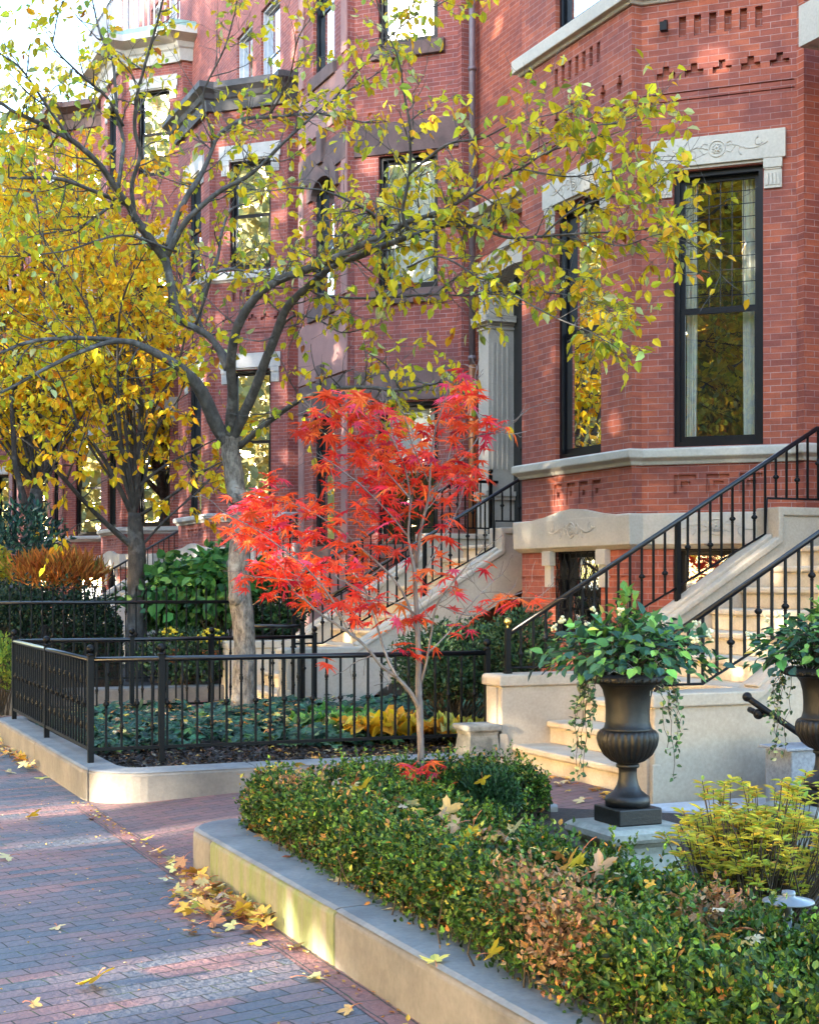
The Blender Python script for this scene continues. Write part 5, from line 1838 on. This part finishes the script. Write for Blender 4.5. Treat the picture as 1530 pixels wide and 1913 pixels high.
n = 520
x = -.5 + 2.65 * rng.random(n) ** .7; y = 4.2 + 8 * rng.random(n)
litter('leaf_crumbs', 'crumbs of dry leaf and grit in the paving joints', x, y, .004 + .004 * rng.random(n), .013, FALL, (2, 4, .6, 4, 1), tmpl=OVATE)
n = 160
x = 2.1 + .09 * rng.random(n); y = 4.5 + 6.6 * rng.random(n)
litter('leaf_crumbs', 'crumbs of dry leaf gathered along the foot of the curb', np.minimum(x, 2.19), y, .008 + .006 * rng.random(n), .025, FALL, (2, 4, .6, 4, 1), tmpl=OVATE)
n = 210
x = 2.45 + .6 * rng.random(n); y = 3.6 + 4.6 * rng.random(n)
litter('leaf_litter', 'small fallen leaves caught in the top of the clipped hedge', x, y, .2 + .36 * np.sqrt(np.maximum(.05, 1 - ((x - 2.72) / .36) ** 2)) + .02 * rng.random(n), .05, FALL, (4, 3, 1, 3, 2), flat=.7)


# fallen maple leaves: every one a thing of its own
def fallen(label, p, size, col, tilt=(0, 0), group='fallen maple leaves', rot=None, name='fallen_leaf'):
    tv, tf = NORWAY
    rot = rng.random() * 6.283 if rot is None else rot
    c, s = math.cos(rot), math.sin(rot)
    V = tv.copy()
    V[:, 2] = .1 * np.sin(V[:, 0] * 4 + rot) * (np.abs(V[:, 0]) + .2) + .16 * V[:, 0] ** 2 - .06 * V[:, 1] ** 2 + .03
    V = V * size
    V = V @ np.array([[c, s, 0], [-s, c, 0], [0, 0, 1]])
    tx, ty = tilt
    V[:, 2] += V[:, 0] * tx + V[:, 1] * ty
    V[:, 2] -= V[:, 2].min() - .002
    cc = np.tile(np.array(col), (len(tv), 1)) * (1 + rng.normal(0, .12, (len(tv), 1)))
    o = np_mesh(name, V, tf, M['fallen'], None, np.clip(cc, 0, .95))
    o.location = p
    tag(o, label, 'leaf', group)
    st = MB()
    e = V[0]
    d_ = np.array([-math.sin(-rot) * -1, -math.cos(rot), 0])
    d_ = np.array([s, -c, 0]) if False else -(V[tf.shape[0] // 2] - e)
    d_ = d_ / (np.linalg.norm(d_) + 1e-6)
    pts = [np.array(p) + e + d_ * size * q * 1.0 + np.array([0, 0, .01 * math.sin(q * 3)]) for q in (0, .35, .7, 1)]
    st.tube([tuple((a[0], a[1], max(a[2], p[2] + .004))) for a in pts], .0016, 5)
    so_ = st.build('leaf_stalk', M['terra'], o)
    return o


YL, TAN, ORG, CRM = (.72, .46, .03), (.5, .31, .1), (.62, .28, .04), (.52, .42, .2)
for (px, py, dz, size, col, lab) in (
    (185, 1852, .0, .1, YL, 'large curled yellow leaf lying alone on the pavement near the bottom left'),
    (577, 1830, .0, .085, (.75, .6, .22), 'pale yellow leaf on the bricks close to the curb crack'),
    (657, 1893, .0, .05, TAN, 'small tan leaf on the bricks at the bottom edge'),
    (547, 1776, .0, .06, CRM, 'cream leaf leaning on the foot of the mossy curb'),
    (20, 1606, .0, .075, CRM, 'flat cream leaf on the bricks at the left edge'),
    (57, 1530, .0, .08, YL, 'narrow yellow leaf on the bricks below the rounded curb corner'),
    (176, 1531, .0, .05, (.35, .15, .05), 'small brown leaf at the start of the border strip'),
    (107, 1734, .0, .05, CRM, 'small whitish leaf in the middle of the pavement'),
    (80, 1454, .0, .08, (.6, .55, .12), 'yellow leaf on the pavement beside the left leaf pile'),
    (12, 1446, .0, .08, CRM, 'whitish leaf at the left edge below the leaf pile'),
    (812, 1800, .245, .07, (.6, .52, .1), 'pale yellow leaf lying on top of the near curb wall'),
    (1090, 1500, .0, .07, CRM, 'cream leaf on the red walk left of the urn foot'),
    (60, 1880, .0, .04, TAN, 'tiny tan leaf in the lower left corner')):
    fallen(lab, G(px, py, dz), size, col, tilt=(rng.normal(0, .25), rng.normal(0, .25)))
for (px, py, d, size, col, lab) in (
    (886, 1552, 6.35, .085, (.72, .42, .03), 'golden leaf standing up on top of the hedge beside a pinkish one'),
    (832, 1524, 6.7, .075, (.62, .36, .12), 'tan orange leaf on the hedge left of the golden one'),
    (864, 1656, 5.85, .085, (.75, .55, .02), 'bright yellow leaf on the street side of the hedge'),
    (680, 1480, 7.5, .08, YL, 'yellow leaf on the far part of the hedge before the maple trunk'),
    (1090, 1604, 5.55, .085, (.68, .48, .04), 'yellow leaf on the hedge just below the stone pedestal'),
    (1066, 1622, 5.5, .07, ORG, 'orange leaf half under the yellow one below the pedestal'),
    (1115, 1634, 5.35, .075, (.55, .33, .2), 'pale pinkish leaf on the hedge right below the pedestal'),
    (902, 1460, 8.2, .06, YL, 'yellow leaf caught in the dark boxwood right of the maple'),
    (858, 1545, 6.4, .07, (.5, .32, .2), 'pinkish dry leaf behind the golden one on the hedge'),
    (605, 1450, 8.0, .06, TAN, 'tan leaf on the far left of the hedge top'),
    (668, 1460, 7.7, .05, (.5, .12, .03), 'rust red leaf above the far yellow leaf on the hedge'),
    (960, 1560, 6.1, .06, CRM, 'cream leaf near the inner edge of the hedge top'),
    (1180, 1290, 7.75, .05, ORG, 'dry orange leaf hanging at the urn rim'),
    (1450, 1840, 4.5, .045, (.62, .4, .25), 'tan leaf low in the hedge near the right corner'),
    (915, 1790, 4.95, .06, YL, 'yellow leaf at the hedge foot above the near curb'),
    (850, 1600, 6.0, .06, (.7, .5, .03), 'folded yellow leaf with a long stalk on the hedge')):
    o = fallen(lab, U(px, py - 4, d - (.1 if d > 5 else .05)), size * 1.12, col, tilt=(0, 0))
    o.rotation_euler = (R(-50 + rng.normal(0, 14)) * .9, R(-35 + rng.normal(0, 14)), 0)

for (pl_, x0, y0, x1, y1, w_, n_, grp) in (('in the heap against the mossy curb', 325, 1662, 525, 1735, 50, 150, 'leaves heaped against the mossy curb'), ('in the drift along the left curb', -5, 1388, 72, 1440, 20, 48, 'leaves drifted along the left curb')):
    for i in range(n_):
        q = rng.random()
        x = x0 + (x1 - x0) * q + rng.normal(0, 12)
        y = y0 + (y1 - y0) * q + rng.normal(0, w_ * .6) * (1.25 - q)
        p = G(x, y)
        xm = min(p[0], 2.15)
        hgt = .05 * max(0, 1 - abs(2.12 - xm) / .35) * rng.random()
        fallen('dry yellow leaf ' + pl_, (xm, p[1], p[2] + hgt), .062 * (.55 + .65 * rng.random()), palette(1, FALL, (4, 3, 3, 1.5, 2))[0], (rng.normal(0, .3), rng.normal(0, .3)), grp)


# ------------------------------------------------------------------ urn planting


def planting(c, label, spread, flowers=13, n=760):
    root = thing('urn_planting', label, 'plant', c, 'green plantings filling the urns')
    v = rdir(n)
    v[:, 2] = np.abs(v[:, 2]) * 1.1 - .3
    rr = .45 + .55 * rng.random(n)
    pos = np.array(c) + v * rr[:, None] * np.array(spread) + np.array([0, 0, .075])
    ax = v + rdir(n) * .7 + np.array([0, 0, -.35])
    L = .062 * (.55 + .75 * rng.random(n))
    leaves('foliage', pos, ax, v * .7 + np.array([0, 0, .7]) + rdir(n) * .3, L, L * .72, palette(n, [(.05, .13, .05), (.1, .24, .05), (.03, .08, .05), (.18, .34, .06), (.5, .4, .05)], (4, 3, 3, 1.3, .12)), M['evergreen'], root)
    n2 = 900
    v2 = rdir(n2); v2[:, 2] = np.abs(v2[:, 2])
    p2 = np.array(c) + v2 * (.5 + .5 * rng.random(n2))[:, None] * np.array([.17, .17, .25])
    leaves('fine_foliage', p2, v2 + rdir(n2) * .4 + np.array([0, 0, .6]), v2 + rdir(n2), .026, .013, palette(n2, [(.04, .1, .03), (.07, .16, .04), (.025, .06, .03)], (3, 2, 2)), M['evergreen'], root)
    m = MB()
    for k in range(110):
        e = pos[rng.integers(n)]
        b_ = np.array(c) + np.array([*rng.normal(0, .05, 2), -.02])
        mid = b_ * .4 + e * .6 + np.array([0, 0, .07])
        m.tube([tuple(b_), tuple(mid), tuple(e)], [.004, .003, .0015], 4, False)
    e = np.array(c) + np.array([.0, 0, .42])
    m.tube([c, tuple(e)], [.005, .003], 5)
    m.build('stems', M['twig'], root)
    tall = np.array([np.array(c) + np.array([*rng.normal(0, .025, 2), .22 + .2 * rng.random()]) for _ in range(34)])
    leaves('tall_shoot', tall, rdir(34) + np.array([0, 0, .1]), rdir(34) * .4 + np.array([0, 0, 1.]), .06, .04, palette(34, [(.12, .26, .05), (.2, .36, .07)], (1, 1)), M['evergreen'], root)
    fm = M.setdefault('petal', plain_mat('cream_petal', (.75, .68, .4), .8, 0, .4))
    for k in range(flowers):
        q = pos[rng.integers(n)]
        d_ = (q - np.array(c)) / np.array(spread)
        q = np.array(c) + d_ / np.linalg.norm(d_) * np.array(spread) * np.array([1, 1, .9]) + np.array([0, 0, .07])
        m = MB()
        for j in range(9):
            m.ball(tuple(q + rng.normal(0, .009, 3)), .008, 6)
        m.build('flower_head', fm, root)
    # trailing strands
    tv_, to_ = [], []
    for k in range(15):
        m = MB()
        th = rng.choice([2.6, 3.0, 3.4, -.5, -.1, .3]) + rng.normal(0, .22) - YAW
        r0 = .19 + .03 * rng.random()
        drop = .15 + .42 * rng.random()
        pts = []
        for j in range(9):
            q = j / 8
            rad_ = r0 + .05 * math.sin(q * 1.6) + .01 * rng.normal()
            pts.append((c[0] + math.cos(th) * rad_, c[1] + math.sin(th) * rad_, c[2] + .02 - drop * q))
            for _ in range(3):
                tv_.append(np.array(pts[-1]) + rng.normal(0, .012, 3)); to_.append(rdir(1)[0] + np.array([math.cos(th) * .5, math.sin(th) * .5, -.3]))
        m.tube(pts, .0018, 4, False)
        m.build('trailing_stem', M['twig'], root)
    tv_, to_ = np.array(tv_), np.array(to_)
    n3 = len(tv_)
    leaves('trailing_leaves', tv_, to_, rdir(n3) + np.array([0, -.5, .6]), .03, .018, palette(n3, [(.07, .14, .05), (.3, .36, .16), (.45, .45, .25), (.04, .09, .05)], (4, 2, 1, 3)), M['evergreen'], root)
    m = MB()
    for k in range(40):
        a = rng.random() * 6.283
        p = np.array(c) + np.array([math.cos(a) * .12, math.sin(a) * .12, .01])
        m.tube([tuple(p), tuple(p + rng.normal(0, .04, 3) + np.array([0, 0, .03])), tuple(p + rng.normal(0, .06, 3))], .0016, 4, False)
    dk = m.build('dry_stalks', M['cloth'], root)


planting((UR1[0], UR1[1], UR1[2] + .74), 'leafy green planting with cream flower heads and trailing vines in the whole urn', (.47, .47, .29))
planting((UR2[0], UR2[1], UR2[2] + .74), 'leafy green planting trailing variegated vines from the urn at the right edge', (.43, .43, .28), 8, 560)

# ------------------------------------------------------------------ the leafy avenue across the street: crowns out of view, sized to shade the row, glows in the window panes
n = 115000
cx = rng.uniform(-20, -12.0, n); cy = rng.uniform(-30, 60, n)
top = np.where(cy > 14, 20.5, 15.5) + .8 * np.sin(cy * .45)
cz = 2.6 + (top - 2.6) * rng.random(n)
far = 16000
nearw = 36000
cx = np.append(cx, rng.uniform(-20, -12, far)); cy = np.append(cy, rng.uniform(60, 190, far)); cz = np.append(cz, rng.uniform(2, 15, far))
cx = np.append(cx, rng.uniform(-16, -10.5, nearw)); cy = np.append(cy, rng.uniform(-14, 4, nearw)); cz = np.append(cz, rng.uniform(2.6, 15, nearw))
sml = np.arange(len(cx)) >= len(cx) - nearw
n = len(cx)
pos = np.column_stack([cx, cy, cz])
# leaves left out along the sun's path, to aim sun patches at curbs and steps
tt = (2.2 - pos[:, 0]) / (-SUN_DIR[0])
hit = pos - SUN_DIR[None] * tt[:, None]
SUN_GAPS = [(8.35, 2.1, .36, .36), (6.15, -.02, .5, .3), (10.75, .05, .42, .3), (9.3, .1, .3, .4)]
keepm = np.ones(n, bool)
for (gs, gz_, ra, rb) in SUN_GAPS:
    keepm &= ((hit[:, 1] - gs) / ra) ** 2 + ((hit[:, 2] - gz_) / rb) ** 2 > 1
# clumps with chinks between them where the panes mirror them
clump = np.sin(pos[:, 1] * 2.3 + 1) * np.sin(pos[:, 2] * 1.9) + .5 * np.sin(pos[:, 1] * 5.1 + pos[:, 0] * 3)
keepm &= ~(sml & (clump < -.1))
pos, sml = pos[keepm], sml[keepm]
n = len(pos)
av_L = np.where(pos[:, 1] > 60, 1.3, np.where(sml, .22, .47)) * (.6 + .6 * rng.random(n))
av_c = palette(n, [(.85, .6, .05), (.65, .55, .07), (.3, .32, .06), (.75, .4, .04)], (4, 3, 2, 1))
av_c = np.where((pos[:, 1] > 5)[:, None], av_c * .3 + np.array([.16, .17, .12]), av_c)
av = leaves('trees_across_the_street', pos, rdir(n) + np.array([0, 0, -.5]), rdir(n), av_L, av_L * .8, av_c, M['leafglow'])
tag(av, 'yellow street trees reflected in the window panes', None, kind='stuff')

m = MB()
for y_ in (-9.5, -4.6, -.8, 3.2):
    b_ = np.array([-13.2 + rng.normal(0, .3), y_, -.1])
    m.tube([tuple(b_), tuple(b_ + np.array([0, .1, 3])), tuple(b_ + np.array([.1, .3, 7])), tuple(b_ + np.array([.2, .2, 13]))], [.32, .25, .18, .06], 9)
    for k in range(9):
        z_ = 2.8 + 8 * rng.random()
        v_ = rdir(1)[0] * np.array([2.2, 3, .4]) + np.array([.8, 0, 2.0])
        p_0 = b_ + np.array([.05, .2, z_])
        m.tube([tuple(p_0), tuple(p_0 + v_ * .5 + np.array([0, 0, .2])), tuple(p_0 + v_)], [.1, .06, .02], 6)
tag(m.build('trees_across_the_street', M['bark2']), 'dark trunks and boughs reflected in the window panes', None, kind='stuff')
